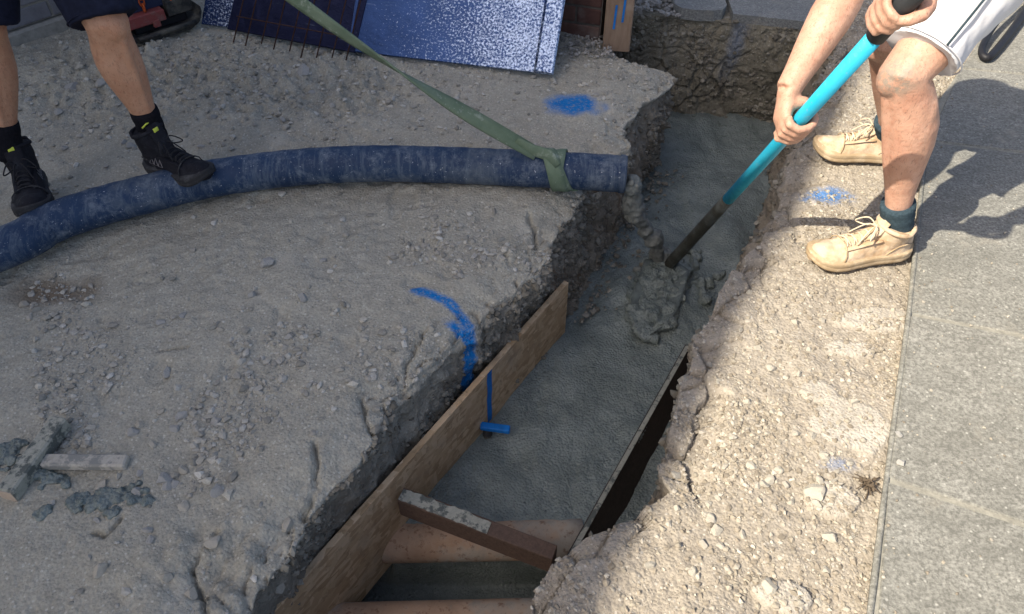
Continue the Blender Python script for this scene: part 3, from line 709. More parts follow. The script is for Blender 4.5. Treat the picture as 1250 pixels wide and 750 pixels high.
# strap: flat twisted webbing from the hose up to the hands of the left worker
HANDS_L = V(-.98, 2.16, .92)
s0 = W(655, 188, .14)
strap = thing('lifting_strap', s0, 'muddy green webbing strap wrapped round the hose end and pulled up leftward', 'strap')
def ribbon(mb, pts, wid, dirs, th=.006):
    n = len(pts); vs = []
    for i, p in enumerate(pts):
        a = pts[max(i - 1, 0)]; c = pts[min(i + 1, n - 1)]; t = (c - a).normalized(); dd = dirs[i] - t * dirs[i].dot(t); dd.normalize(); nn_ = t.cross(dd)
        for sx, sy in ((-1, -1), (-.4, -1.6), (.4, -.6), (1, -1), (1, 1), (.4, 1.4), (-.4, .4), (-1, 1)): vs.append(p + dd * sx * wid[i] / 2 + nn_ * sy * th / 2)
    fs = [[i * 8 + k, i * 8 + (k + 1) % 8, (i + 1) * 8 + (k + 1) % 8, (i + 1) * 8 + k] for i in range(n - 1) for k in range(8)]
    mb.add(vs, fs + [list(range(8))[::-1], [(n - 1) * 8 + k for k in range(8)]])
N = 46; pts = [s0.lerp(HANDS_L, i / (N - 1)) + V(0, 0, -.05 * math.sin(math.pi * i / (N - 1))) for i in range(N)]
dirs = []; wid = []
for i in range(N):
    f = i / (N - 1); th = R(12) + R(140) * float(sstep(.08, .66, np.array(f))); tg_ = (HANDS_L - s0).normalized(); vw = (pts[i] - cam.location).normalized(); a_ = tg_.cross(vw).normalized(); b_ = tg_.cross(a_).normalized()
    dirs.append(a_ * math.cos(th) + b_ * math.sin(th)); wid.append(.043 + .005 * math.sin(9 * f))
m = MB(); ribbon(m, pts, wid, dirs); m.build('pulled_length', M['strap'], strap)
# two wraps round the hose
def hose_at(px):
    best = min(hc, key=lambda p: abs(625 + FPX * p.x / (CP * p.y + SP * (CAM_H - p.z)) - px)); return best
c0 = hose_at(676); hx = V(1, .0, 0)
def wrap(x0, x1, a0, a1, w0, w1, rad=.0035, n=36):
    pts, dirs, wid = [], [], []
    for i in range(n):
        f = i / (n - 1); a = a0 + (a1 - a0) * f
        rr = HR + rad; p = V(c0.x + x0 + (x1 - x0) * f, c0.y - rr * math.cos(a), c0.z + rr * math.sin(a)); pts.append(p)
        dirs.append(V(1, 0, 0)); wid.append(w0 + (w1 - w0) * f)
    return pts, dirs, wid
for prm, nm in (((-.02, .035, R(100), R(-50), .036, .062, .004), 'wrap'), ((.055, .0, R(-40), R(-330), .05, .05, .005), 'wrap'), ((-.035, .03, R(150), R(-70), .05, .05, .0075), 'wrap')):
    m = MB(); _w = wrap(*prm); ribbon(m, _w[0], _w[2], _w[1]); m.build(nm, M['strap'], strap)
m = MB(); k0 = V(c0.x - .02, c0.y + .0, c0.z + HR); m.tube([s0.lerp(HANDS_L, .06), s0.lerp(HANDS_L, .02), k0 + V(0, -.02, .012), k0 + V(.03, -.05, -.01)], [.012, .02, .022, .016], 12, True, .5); m.build('knot', M['strap'], strap)

# trickle of concrete from hose end to the shovel
m = MB(); ta = hose_pts[-1] + V(0.0, -.02, -.02); tb = W(815, 318, -.42)
pth = [ta.lerp(tb, i / 23) + V(.010 * math.sin(i * .9), .006 * math.sin(i * 1.7), .016 * math.sin(i * .6) - .03 * math.sin(math.pi * i / 23)) for i in range(24)]
m.tube(pth, [.027 + .007 * math.sin(i * 1.37 + 1.2 * math.sin(i * .5)) + random.uniform(-.004, .004) for i in range(24)], 12)
for i in range(26):
    p = random.choice(pth); m.ball(p + V(random.gauss(0, .009), random.gauss(0, .009), random.gauss(0, .009)), (random.uniform(.010, .022), random.uniform(.010, .02), random.uniform(.008, .018)), 8, 6)
for i in range(14):
    f = random.uniform(.55, 1.1); q = ta.lerp(tb, min(f, 1)); m.ball(V(q.x + random.gauss(0, .03), q.y + random.gauss(0, .03), ZC + .012), (random.uniform(.012, .028), random.uniform(.012, .024), .014), 8, 6)
def lumpy(fr, amp):
    return lambda co, nr: co + nr * (amp * fbm(co, fr, 3, 91))[:, None]
M['trickle'] = simple('grey_cement', (.15, .155, .135), .7, 0, .4, 40, .4, .7, .006)
tr = m.grown('concrete_dribble', M['trickle'], None, .005, 2, pth[8], lumpy(60, .011))
tag(tr, 'lumpy string of wet concrete hanging from the hose end to the shovel', 'concrete')

# ------------------------------------------------------------------ shovel
S0 = W(815, 325, -.42); S1 = W(1073, 40, .86); sdir = (S1 - S0).normalized(); SL = (S1 - S0).length
def on_shaft(px):
    lo, hi = 0, 1.3
    for _ in range(40):
        mid = (lo + hi) / 2; p = S0.lerp(S1, mid); x = 625 + FPX * p.x / (CP * p.y + SP * (CAM_H - p.z))
        if x < px: lo = mid
        else: hi = mid
    return S0.lerp(S1, lo)
shovel = thing('shovel', S0, 'long shovel with turquoise shaft, its blade buried in the wet concrete', 'shovel')
pb = on_shaft(889)
m = MB(); m.tube([pb, on_shaft(975), S1], [.017, .017, .017], 20); m.build('shaft', M['cyan'], shovel)
m = MB(); m.tube([pb - sdir * .002, pb + sdir * .001 - sdir * .12, S0 + sdir * .05, S0], [.0185, .019, .021, .022], 18); m.build('socket', M['steel_dirty'], shovel)
m = MB(); m.tube([S1 - sdir * .012, S1 - sdir * .01, S1 + sdir * .12, S1 + sdir * .13], [.017, .0197, .0197, .015], 20); m.build('grip', M['grip'], shovel)
M['mudsteel'] = dusty('cemented_steel', (.07, .085, .08), (.14, .165, .155), .9, 20, .7, 0, .42)
# blade: dished rounded plate
tip = W(786, 412, -.435); bd = (tip - S0).normalized(); bw = bd.cross(V(0, 0, 1)).normalized(); bn = bw.cross(bd).normalized()
vs = []; nU, nV = 12, 9; BL = (tip - S0).length
for i in range(nU):
    f = i / (nU - 1); hw = .085 * min(1, (f * 9 + .25)) * (1 - max(0, (f - .55) / .45) ** 2.2 * .75)
    for j in range(nV):
        g = -1 + 2 * j / (nV - 1); vs.append(S0 + bd * (f * BL) + bw * (g * hw) + bn * (.028 * g * g * (1 - .4 * f) + .01))
top = len(vs); vs2 = [v - bn * .003 for v in vs]; fs = [[i * nV + j, i * nV + j + 1, (i + 1) * nV + j + 1, (i + 1) * nV + j] for i in range(nU - 1) for j in range(nV - 1)]
fs2 = [[top + k for k in f][::-1] for f in fs]
rim = [j for j in range(nV)] + [i * nV + nV - 1 for i in range(1, nU)] + [(nU - 1) * nV + j for j in range(nV - 2, -1, -1)] + [i * nV for i in range(nU - 2, 0, -1)]
m = MB(); m.add(vs + vs2, fs + fs2 + [[rim[i], top + rim[i], top + rim[(i + 1) % len(rim)], rim[(i + 1) % len(rim)]] for i in range(len(rim))]); m.build('blade', M['mudsteel'], shovel)
m = MB()
for i in range(75):
    f = random.uniform(-.06, 1.02); g = random.uniform(-1, 1); hw = .082 * (1 - max(0, (f - .55) / .45) ** 2.2 * .6)
    m.ball(S0 + bd * (f * BL) + bw * (g * hw) + bn * (.008 + random.uniform(0, .02) * (1 - abs(g) * .6)), (random.uniform(.018, .034), random.uniform(.018, .032), random.uniform(.012, .022)), 8, 6)
for i in range(22):
    m.ball(W(random.gauss(838, 14), random.gauss(335, 16), ZC + .008), (random.uniform(.015, .03), random.uniform(.015, .03), random.uniform(.012, .026)), 8, 6)
o = m.grown('concrete_load', M['concrete'], None, .006, 2, S0, lumpy(40, .016)); tag(o, 'heap of wet grey concrete lying on the shovel blade', 'concrete')

# ------------------------------------------------------------------ people
def limb(m, P, rad, seg=18, **k): m.tube(P, rad, seg, **k)
def leg(m, hip, knee, ankle, fwd, sc=1.0):
    fwd = Vector(fwd).normalized(); ax = (ankle - knee).normalized(); f = (fwd - ax * fwd.dot(ax)).normalized(); b = -f
    tx = (knee - hip)
    P = [hip, hip + tx * .3, hip + tx * .6, hip + tx * .86, knee + f * .004]
    rr = [.092, .088, .076, .062, .058]
    for p_, r_ in ((.10, .056), (.2, .060), (.32, .0635), (.45, .060), (.6, .050), (.75, .039), (.9, .033), (1.0, .034)):
        off = {.10: .008, .2: .016, .32: .020, .45: .017, .6: .010, .75: .005}.get(p_, 0)
        P.append(knee + (ankle - knee) * p_ + b * off); rr.append(r_)
    P.append(ankle + ax * .025); rr.append(.034)
    limb(m, P, [r_ * sc for r_ in rr])
    m.ball(knee + f * .03 * sc, (.036 * sc, .036 * sc, .045 * sc)); m.ball(ankle + f.cross(ax) * .02, .015); m.ball(ankle - f.cross(ax) * .02, .015)
    m.tube([knee + f * .042 * sc - ax * .0 , knee + (ankle - knee) * .16 + f * .040 * sc, knee + (ankle - knee) * .5 + f * .036 * sc, knee + (ankle - knee) * .8 + f * .026 * sc], [.016, .016, .012, .010], 8)
    for sgn in (-1, 1):
        sd_ = f.cross(ax) * sgn; m.ball(knee + (ankle - knee) * .27 + b * .026 * sc + sd_ * .024 * sc, (.036 * sc, .036 * sc, .075 * sc))
def arm(m, sh, el, wr, sc=1.0):
    P = [sh, sh.lerp(el, .35), sh.lerp(el, .75), el, el.lerp(wr, .15), el.lerp(wr, .32), el.lerp(wr, .6), el.lerp(wr, .85), wr]
    m.tube(P, [r_ * sc for r_ in (.062, .055, .046, .043, .048, .049, .041, .032, .029)], 18)
def grip_hand(m, C, d, p, wrist, r=.017, sense=1, sc=1.0):
    """closed hand: palm on side p of a bar through C along d; four bent fingers wrap it, the thumb closes the other way"""
    d = d.normalized(); p = (p - d * p.dot(d)).normalized(); q = d.cross(p) * sense
    pt = lambda a, rad, off: C + d * off + (p * math.cos(R(a)) + q * math.sin(R(a))) * rad
    palm = r + .017
    m.tube([wrist, wrist.lerp(pt(-5, palm, 0), .5), pt(-5, palm + .002, 0), pt(40, palm + .002, 0)], [.028, .032, .036, .030], 16, True, [.8, .62, .5, .42], ref=d)
    for off, ln, rr in ((.034, .94, .0090), (.0115, 1.0, .0098), (-.0115, .97, .0095), (-.033, .84, .0082)):
        off *= sc; A = [20, 48, 80, 115, 150, 185, 215 * ln, 232 * ln]
        rad_ = [palm + .003, palm + .006, palm + .003, r + .013, r + .011, r + .011, r + .0095, r + .009]
        m.tube([pt(a, q_, off * (1 - .04 * i)) for i, (a, q_) in enumerate(zip(A, rad_))], [rr * 1.12, rr * 1.18, rr * 1.02, rr * 1.08, rr * .95, rr * .98, rr * .85, rr * .6], 10)
        m.ball(pt(46, palm + .009, off), .0095)
    T = [wrist.lerp(pt(-25, palm, .02 * sc), .6), pt(-48, palm + .001, .03), pt(-85, r + .014, .036), pt(-125, r + .0115, .03), pt(-158, r + .0105, .022)]
    m.tube(T, [.019, .0165, .0128, .0115, .008], 10)
def head(m, c, fwd, up):
    fwd = Vector(fwd).normalized(); up = (Vector(up) - fwd * Vector(up).dot(fwd)).normalized(); s = fwd.cross(up)
    rot = Matrix((s, fwd, up)).transposed()
    m.ball(c + up * .02, (.075, .097, .100), rot=rot); m.ball(c - up * .055 + fwd * .025, (.055, .065, .06), rot=rot)
    m.tube([c + fwd * .095 + up * .02, c + fwd * .113 - up * .018, c + fwd * .092 - up * .028], [.009, .014, .010], 8)
    m.tube([c + fwd * .085 - up * .058 - s * .022, c + fwd * .094 - up * .058, c + fwd * .085 - up * .058 + s * .022], [.005, .008, .005], 8)
    for g in (-1, 1):
        m.ball(c + s * g * .077 - fwd * .01, (.010, .018, .03), rot=rot); m.ball(c + s * g * .032 + fwd * .087 + up * .036, (.022, .012, .008), rot=rot)
    return fwd, up, s, rot

def person(name, label, base, legs, arms, hips, shd, headc, headf, mats, hem, loc_masks=None, hands=()):
    skin, shorts, shirt, sock, shoe, sole, lace = mats
    t = thing(name, base, label, 'person')
    m = MB()
    for L in legs: leg(m, L['hip'], L['knee'], L['ankle'], L['fwd'])
    hipc = (legs[0]['hip'] + legs[1]['hip']) / 2; shc = (shd[0] + shd[1]) / 2
    hd = (legs[0]['hip'] - legs[1]['hip']).normalized()
    m.tube([hipc - (shc - hipc) * .15, hipc + (shc - hipc) * .2, hipc.lerp(shc, .5), hipc.lerp(shc, .8), shc + (shc - hipc) * .12], [.155, .15, .15, .17, .09], 22, True, .68, ref=hd)
    m.tube([shd[0], shc, shd[1]], [.06, .075, .06], 14)
    up = (headc - shc).normalized(); m.tube([shc, headc], [.06, .052], 14)
    fw, hu, hs, rot = head(m, headc, headf, V(0, 0, 1) * .8 + up)
    for a in arms: arm(m, a['sh'], a['el'], a['wr'])
    for h in hands: grip_hand(m, *h)
    m.grown('body', skin, t, .0042, 5, attr=lambda co: loc_masks(co) if loc_masks else np.zeros((len(co), 3)))
    for g in (-1, 1):
        e = MB(); e.ball(headc + hs * g * .032 + fw * .083 + hu * .018, .0135); e.build('eye', M['eye'], t)
    h = MB(); h.ball(headc + hu * .035 - fw * .018, (.082, .098, .095), rot=rot); h.grown('hair', M['hair'], t, .008, 1, fn=lumpy(60, .008))
    # shorts
    s = MB()
    for L, hm in zip(legs, hem):
        kn = L['hip'].lerp(L['knee'], hm); a0 = L['hip']
        s.tube([a0, a0.lerp(kn, .4), a0.lerp(kn, .8), kn], [.115, .106, .096, .092], 28)
    s.tube([hipc - (shc - hipc) * .22, hipc, hipc + (shc - hipc) * .3], [.15, .175, .165], 28, True, .72, ref=hd)
    def wr(co, nr):
        return co + nr * (.009 * fbm(co * np.array([1, 1, .4]), 14, 3, 101) + .011 * fbm(co, 6, 2, 102))[:, None]
    s.grown('shorts', shorts, t, .006, 3, fn=wr)
    for L, hm in zip(legs, hem):                       # hem stitching / seam
        kn = L['hip'].lerp(L['knee'], hm - .03); ax = (L['knee'] - L['hip']).normalized(); e1 = ax.orthogonal().normalized(); e2 = ax.cross(e1)
        q = MB(); q.tube([kn + (e1 * math.cos(a) + e2 * math.sin(a)) * .0925 for a in np.linspace(0, 2 * math.pi, 40)[:-1]], .0022, 6, closed=True); q.build('hem', shorts, t)
    if hem[0] < .9:
        L = legs[0]; q = MB(); tx = (L['knee'] - L['hip']).normalized(); sd_ = V(-.25, -1, .25); sd_ = (sd_ - tx * sd_.dot(tx)).normalized(); sl = (L['knee'] - L['hip']).length * hem[0]
        q.tube([L['hip'] + tx * (sl * f) + sd_ * (.112 - .015 * f) for f in np.linspace(-.1, .97, 14)], .0028, 6); q.build('seam', M['sock_a'], t)
    b = MB()
    b.tube([hipc + (shc - hipc) * .1, hipc.lerp(shc, .5), hipc.lerp(shc, .82), shc + (shc - hipc) * .06], [.178, .172, .19, .1], 26, True, .70, ref=hd)
    for a in arms: b.tube([a['sh'].lerp(shc, .3), a['sh'], a['sh'].lerp(a['el'], .5)], [.08, .082, .07], 16)
    b.grown('shirt', shirt, t, .009, 2, fn=lumpy(9, .01))
    for L in legs:
        ax = (L['knee'] - L['ankle']).normalized(); k0, k1 = L['sock']
        q = MB(); n = 9; q.tube([L['ankle'] + ax * (k0 + (k1 - k0) * i / (n - 1)) for i in range(n)], [(.039 + .0012 * math.sin(i * 2.2) + .003 * i / n) * (1 if L['boot'] else 1.08) for i in range(n)], 22); q.build('sock', sock, t)
        build_shoe(t, L, shoe, sole, lace)
    return t

def shoe_surf(x, y):                                   # low shoe, local: x heel->toe 0..1, y -1..1 of half width
    pass
HW = lambda x: np.interp(x, [0, .04, .12, .25, .4, .55, .68, .8, .9, .96, 1.0], [.012, .028, .036, .037, .037, .042, .048, .047, .040, .027, .006])
def build_shoe(t, L, shoe, sole, lace):
    heel, toe = L['heel'], L['toe']; LN = (toe - heel).length
    ex = (toe - heel).normalized(); ey = V(0, 0, 1).cross(ex).normalized(); ez = ex.cross(ey)
    boot = L['boot']; top = .145 if boot else .105
    HT = lambda x: np.interp(x, [0, .05, .2, .35, .45, .6, .75, .88, .96, 1.0], [.075, .088, .092, .09, .083, .066, .055, .05, .038, .020])
    g = lambda x, y, z: heel + ex * (x * LN) + ey * y + ez * z
    m = MB(); xs = np.concatenate([[0.0, .015, .04], np.linspace(.08, .92, 16), [.95, .98, .995]]); seg = 22; vs = []; K = L.get('sc', 1.0)
    for x in xs:
        hw, ht = HW(x) * K, HT(x)
        for k in range(seg):
            a = 2 * math.pi * k / seg; cy, cz = math.cos(a), math.sin(a)
            yy = hw * np.sign(cy) * abs(cy) ** .75 * (1 if cz < 0 else (1 - .25 * cz)); zz = .022 + (ht - .022) * (max(0, cz) ** .8) if cz > 0 else .022 + .012 * cz
            vs.append(g(x, yy, zz))
    n = len(xs); fs = [[i * seg + k, (i + 1) * seg + k, (i + 1) * seg + (k + 1) % seg, i * seg + (k + 1) % seg] for i in range(n - 1) for k in range(seg)] + [list(range(seg)), [(n - 1) * seg + k for k in range(seg)][::-1]]
    m.add(vs, fs)
    ank = L['ankle']; ax = (L['knee'] - ank).normalized()
    m.tube([g(.235, 0, .05), g(.225, 0, .085), g(.215, 0, top)], [.050, .052, .051], 22, True, [.80, .84, .92], ref=ex)
    # toe cap and heel counter overlays
    m.ball(g(.84, 0, .03), (.045, .037, .026), rot=Matrix((ex, ey, ez)).transposed())
    o = m.grown('shoe', shoe, t, .0036, 3, fn=lambda co, nr: co + nr * (.0022 * fbm(co, 55, 3, 111) + .003 * fbm(co * np.array([1, 1, 1]), 22, 2, 112))[:, None])
    # sole
    m = MB(); K2 = K * 1.09; out = []
    xx = np.concatenate([[0, .015, .04], np.linspace(.08, .92, 18), [.96, .985, 1.0]])
    left = [(x * 1.03 - .015, HW(x) * K2 + .002) for x in xx]
    ring = [(x, y) for x, y in left] + [(x, -y) for x, y in left[::-1]]
    sprg = lambda x: .022 * max(0, (x - .74) / .26) ** 2 + .008 * max(0, (.10 - x) / .1) ** 2
    lv = [(-.0, .97), (.005, 1.0), (.0125, 1.0), (.014, .985), (.0155, 1.0), (.026, 1.0), (.029, .97)]
    for z, s_ in lv: out += [g(.5 + (x - .5) * (1 + (s_ - 1) * .3), y * s_, z + sprg(x) * (1 if z < .02 else .8)) for x, y in ring]
    nr_ = len(ring); fs = [[j * nr_ + i, j * nr_ + (i + 1) % nr_, (j + 1) * nr_ + (i + 1) % nr_, (j + 1) * nr_ + i] for j in range(len(lv) - 1) for i in range(nr_)]
    fs += [list(range(nr_))[::-1], [(len(lv) - 1) * nr_ + i for i in range(nr_)]]
    m.add(out, fs); m.build('sole', sole, o)
    # tongue, laces, eyelet stays, collar
    zt = lambda x, y: .022 + (HT(x) - .022) * max(0, 1 - (abs(y) / (HW(x) * K)) ** 2.2) ** .5
    m = MB(); m.tube([g(.34, 0, top + .022), g(.40, 0, top - .012), g(.46, 0, .083), g(.56, 0, .069)], [.024, .025, .024, .018], 14, True, .28, ref=ey); o2 = m.build('tongue', shoe, o)
    m = MB()
    for i in range(5):
        x = .40 + i * .062; w_ = .021; h0 = zt(x, w_) + .004 + (.012 if i == 0 else 0); hm_ = zt(x, 0) + .006 + (.014 if i == 0 else 0)
        m.tube([g(x, -w_, h0), g(x + .01, -.01, hm_), g(x + .02, .01, hm_), g(x + .03, w_, zt(x + .03, w_) + .004)], .0024, 6)
        m.tube([g(x, w_, h0), g(x + .01, .01, hm_ + .002), g(x + .02, -.01, hm_ + .002), g(x + .03, -w_, zt(x + .03, w_) + .004)], .0024, 6)
    x = .405; h0 = HT(.40) + .018
    for sg in (-1, 1):
        m.tube(catmull([g(x, 0, h0), g(x + .06, sg * .022, h0 + .018), g(x + .13, sg * .045, h0 - .006), g(x + .08, sg * .034, h0 - .012), g(x + .01, sg * .004, h0)], 5), .0021, 6)
        m.tube(catmull([g(x, 0, h0), g(x + .08, sg * .012, h0 + .004), g(x + .2, sg * .028, zt(x + .2, .028) + .012)], 5), .0021, 6)
    m.build('lace', lace, o)
    for sg in (-1, 1):
        m = MB(); pts = [g(x_, sg * .026, zt(x_, .026) + .001) for x_ in np.linspace(.36, .70, 9)]
        m.tube(pts, .0085, 8, True, .25, ref=ey); m.build('eyelet_stay', shoe, o)
        m = MB(); m.tube([g(x_, sg * (HW(x_) * K * .97), z_) for x_, z_ in ((.03, .05), (.12, .06), (.2, .055), (.28, .036), (.30, .028))], .0022, 6); m.build('seam', sole, o)
        m = MB(); m.tube([g(x_, sg * y_ * K, z_) for x_, y_, z_ in ((.72, .047, .03), (.71, .042, .047), (.70, .03, .058), (.69, .015, .063), (.685, 0, .064))], .002, 6); m.build('seam', sole, o)
    m = MB(); ringp = [g(.215 + .168 * math.cos(a) * .98, .044 * math.sin(a) * K, top - .004 + .012 * math.cos(a) + .012 * (math.cos(a) < -.5)) for a in np.linspace(0, 2 * math.pi, 29)[:-1]]
    m.tube(ringp, .0065, 8, closed=True); m.build('collar', shoe, o)
    if boot:
        m = MB(); m.tube([g(.30, -.026, top + .020), g(.325, -.014, top + .028), g(.335, 0, top + .030), g(.325, .014, top + .028), g(.30, .026, top + .020)], .0026, 6); m.build('lime_piping', M['lime'], o)
        m = MB(); m.obox(g(.385, -.011, top + .0), ey * .018, ex * .005, ez * .013, .001); m.build('tongue_tag', M['lime'], o)
        for sg in (-1, 1):
            for i in range(3):
                xc = .27 + i * .065; yy = sg * (HW(xc) * K + .0015); zz = .060 - i * .003; h_ = .021; b_ = .018
                m = MB(); m.tube([g(xc - b_ / LN * .5, yy + sg * .001, zz - h_ / 2), g(xc + b_ / LN * .5, yy + sg * .001, zz - h_ / 2), g(xc, yy - sg * .006, zz + h_ / 2)], .0011, 5, closed=True); m.build('triangle_mark', M['grey_print'], o)

# right worker, digging
hl = on_shaft(974); el_b = V(.765, 1.735, .80); wr_b = hl + V(-.030, .035, .062)
hu_ = S1 + sdir * .055; el_f = V(.97, 1.43, 1.08); wr_f = hu_ + (el_f - hu_).normalized() * .075 + V(0, 0, .01)
legsR = [dict(hip=V(1.165, 1.84, .90), knee=V(.925, 1.652, .62), ankle=V(1.062, 1.655, .185), fwd=(-1, -.1, 0), heel=V(1.125, 1.655, .072), toe=V(.832, 1.615, .066), boot=False, sock=(-.022, .062), sc=1.08),
         dict(hip=V(1.18, 2.03, .90), knee=V(1.015, 1.945, .56), ankle=V(1.20, 2.115, .19), fwd=(-1, 0, 0), heel=V(1.275, 2.12, .075), toe=V(1.0, 2.165, .07), boot=False, sock=(-.022, .05), sc=1.08)]
def smearR(co):
    a = np.zeros((len(co), 3)); kn = np.array([.885, 1.62, .63])
    a[:, 0] = .75 * sstep(.075, .02, np.linalg.norm(co - kn, axis=1)) ; return a
person('person', 'worker in pale shorts, slate socks and sandy shoes leaning on a turquoise shovel', V(1.1, 1.88, .06), legsR,
       [dict(sh=V(.80, 2.00, 1.06), el=el_b, wr=wr_b), dict(sh=V(.87, 1.70, 1.24), el=el_f, wr=wr_f)], None, [V(.80, 2.00, 1.06), V(.87, 1.70, 1.24)], V(.65, 1.90, 1.32), (-.7, .0, -.7),
       (M['skin_a'], M['shorts_w'], M['shirt_a'], M['sock_a'], M['shoe_a'], M['sole_a'], M['lace_a']), (.87, .85), smearR,
       [(hl, sdir, V(-.95, .12, .15), wr_b, .0185, 1), (hu_, sdir, V(.5, .1, .6), wr_f, .0212, 1)])
# left worker, pulling the strap, one boot on the hose
sd_l = (HANDS_L - s0).normalized()
legsL = [dict(hip=V(-1.28, 2.24, .93), knee=V(-1.125, 2.05, .56), ankle=V(-1.118, 2.062, .215), fwd=(.8, -.55, 0), heel=W(186, 203, .082), toe=W(259, 222, .108), boot=True, sock=(-.03, .075), sc=1.05),
         dict(hip=V(-1.44, 2.18, .93), knee=V(-1.465, 2.04, .56), ankle=V(-1.535, 1.985, .20), fwd=(.45, -.89, 0), heel=V(-1.555, 2.045, .045), toe=W(44, 268, .095), boot=True, sock=(-.03, .085), sc=1.05)]
h1, h2 = HANDS_L - sd_l * .02, HANDS_L + sd_l * .09
person('person', 'worker in navy shorts and black boots standing on the hose, holding the green strap', V(-1.36, 2.08, 0), legsL,
       [dict(sh=V(-1.18, 2.30, 1.38), el=V(-1.02, 2.36, 1.10), wr=h1 + V(-.01, .055, .045)), dict(sh=V(-1.40, 2.02, 1.38), el=V(-1.30, 1.92, 1.10), wr=h2 + V(-.03, -.05, .04))], None, [V(-1.18, 2.30, 1.38), V(-1.40, 2.02, 1.38)], V(-1.26, 2.12, 1.63), (.8, -.3, -.45),
       (M['skin_b'], M['shorts_n'], M['shirt_b'], M['sock_b'], M['shoe_b'], M['sole_b'], M['lace_b']), (.97, .97), None,
       [(h1, sd_l, V(0, .8, .5), h1 + V(-.01, .055, .045), .012, 1), (h2, sd_l, V(0, -.8, .5), h2 + V(-.03, -.05, .04), .012, -1)])

# ------------------------------------------------------------------ things at the back: sheets, mesh, machine foot, walls
M['sheet_a'] = sheet_mat('sheet_sky_glints', (.025, .055, .15), .95, (-.1, .72)); M['sheet_b'] = sheet_mat('sheet_dark', (.006, .009, .035), .25, (0, 2)); M['sheet_c'] = sheet_mat('sheet_left', (.006, .02, .075), .75, (-.3, .12))
def sheet(a, b, mat, label, lean=48, h=1.0, th=.012, fold=None, lift=.0):
    o = thing('sheet_panel', a, label, 'panel', 'blue sheets leaning at the back'); ux = (b - a); Lw = ux.length; ux = ux.normalized()
    uy0 = V(-ux.y, ux.x, 0); upv = uy0 * math.cos(R(lean)) + V(0, 0, 1) * math.sin(R(lean)); nv = ux.cross(upv).normalized()
    o.rotation_euler = Matrix((ux, upv, nv)).transposed().to_euler()
    me = MB(); me.obox(V(0, 0, -th), V(Lw, 0, 0), V(0, h, 0), V(0, 0, th), .002)
    link('panel', np_mesh('panel', me.v, me.f, False), mat, o)
    if fold:
        me = MB(); me.obox(V(Lw - fold, 0.004, .001), V(fold - .002, -.006, 0), V(0, h - .01, 0), V(0, 0, .010), .003)
        link('folded_lip', np_mesh('folded_lip', me.v, me.f, False), mat, o)
        me = MB(); me.tube([V(Lw - fold - .004, .0, .003), V(Lw - fold - .004, h, .003)], .005, 8); link('crease', np_mesh('crease', me.v, me.f, True), M['sheet_c'], o)
    return o, ux, upv, nv
sa = W(424, 62, .02); sb = W(675, 91, .02)
pA, ux, upv, nv = sheet(sa + V(0, 0, .0), sb, M['sheet_a'], 'blue sheet with pale sky glints painted in, nearest the brick pier', 46, 1.15, .014, .07)
pB, *_ = sheet(W(276, 37, .018) + V(0, .012, 0), W(432, 66, .018) + V(0, .012, 0), M['sheet_b'], 'dark navy sheet behind rusty wires, middle of the three blue sheets', 46, 1.1, .012)
pC, *_ = sheet(W(243, 33, .012) + V(0, .03, 0), W(284, 38, .012) + V(0, .03, 0), M['sheet_c'], 'narrow blue sheet with painted glints beside the machine foot', 46, 1.05, .012)
# wire mesh in front of the navy sheet
ms = thing('wire_mesh', W(290, 45, .0), 'rusty steel wire mesh hanging in front of the dark navy sheet', 'mesh')
a = W(288, 42, .02); b = W(432, 70, .02); ux_ = (b - a).normalized(); up_ = V(-ux_.y, ux_.x, 0) * math.cos(R(46)) + V(0, 0, 1) * math.sin(R(46)); nn_ = ux_.cross(up_)
off = nn_ * .016
for i in range(9):
    p = a + ux_ * ((b - a).length * (i + .2 * random.random()) / 8.4) + off
    m = MB(); m.tube([p - up_ * random.uniform(.015, .05), p + up_ * 1.0], .0028, 6); m.build('wire', M['rust'], ms)
for v in (.07, .30, .55, .8):
    m = MB(); m.tube([a + up_ * v + off + nn_ * .004, b + up_ * v + off + nn_ * .004], .0028, 6); m.build('wire', M['rust'], ms)
# brick pier and the board against it
def brick_stack(name, label, cat, o, ax, ay, cols, courses, mat, mor='mortar', bl=.215, bw_=.1, bh=.065, j=.010, extra=None):
    t = thing(name, o, label, cat); ax = Vector(ax).normalized(); ay = Vector(ay).normalized()
    m = MB(); m.obox(o + ax * .006 + ay * .006, ax * (cols * (bl + j) - .012), ay * (bw_ - .012), V(0, 0, courses * (bh + j)), 0); m.build('mortar_core', M[mor], t, False)
    for c in range(courses):
        s = 0 if c % 2 == 0 else -(bl + j) / 2
        for k in range(cols + (c % 2)):
            x0 = max(0, s + k * (bl + j)); x1 = min(cols * (bl + j) - j, s + k * (bl + j) + bl)
            if x1 - x0 < .03: continue
            m = MB(); m.obox(o + ax * x0 + ay * random.uniform(-.002, .002) + V(0, 0, c * (bh + j) + .004), ax * (x1 - x0), ay * bw_, V(0, 0, bh), .004); m.build('brick', mat, t, False)
    return t
pr = W(735, 62, 0) + V(0, .03, 0); pl = W(688, 38, 0)
bx = V(.09, -.045, 0).normalized(); brick_stack('brick_pier', 'dark red brick pier behind the blue sheet with painted glints', 'pier', V(.17, 3.20, -.02), V(.94, -.34, 0), V(.34, .94, 0), 1, 12, M['brick_red'], 'mortar_dark')
bb = thing('plank', V(.40, 3.07, 0), 'brown plank with two blue strokes standing against the brick pier', 'plank')
m = MB(); m.obox(V(.385, 3.075, -.03), V(.115, -.012, 0), V(.03, .22, 0), V(-.0, .03, .95), .004); m.build('board', M['board'], bb, False)
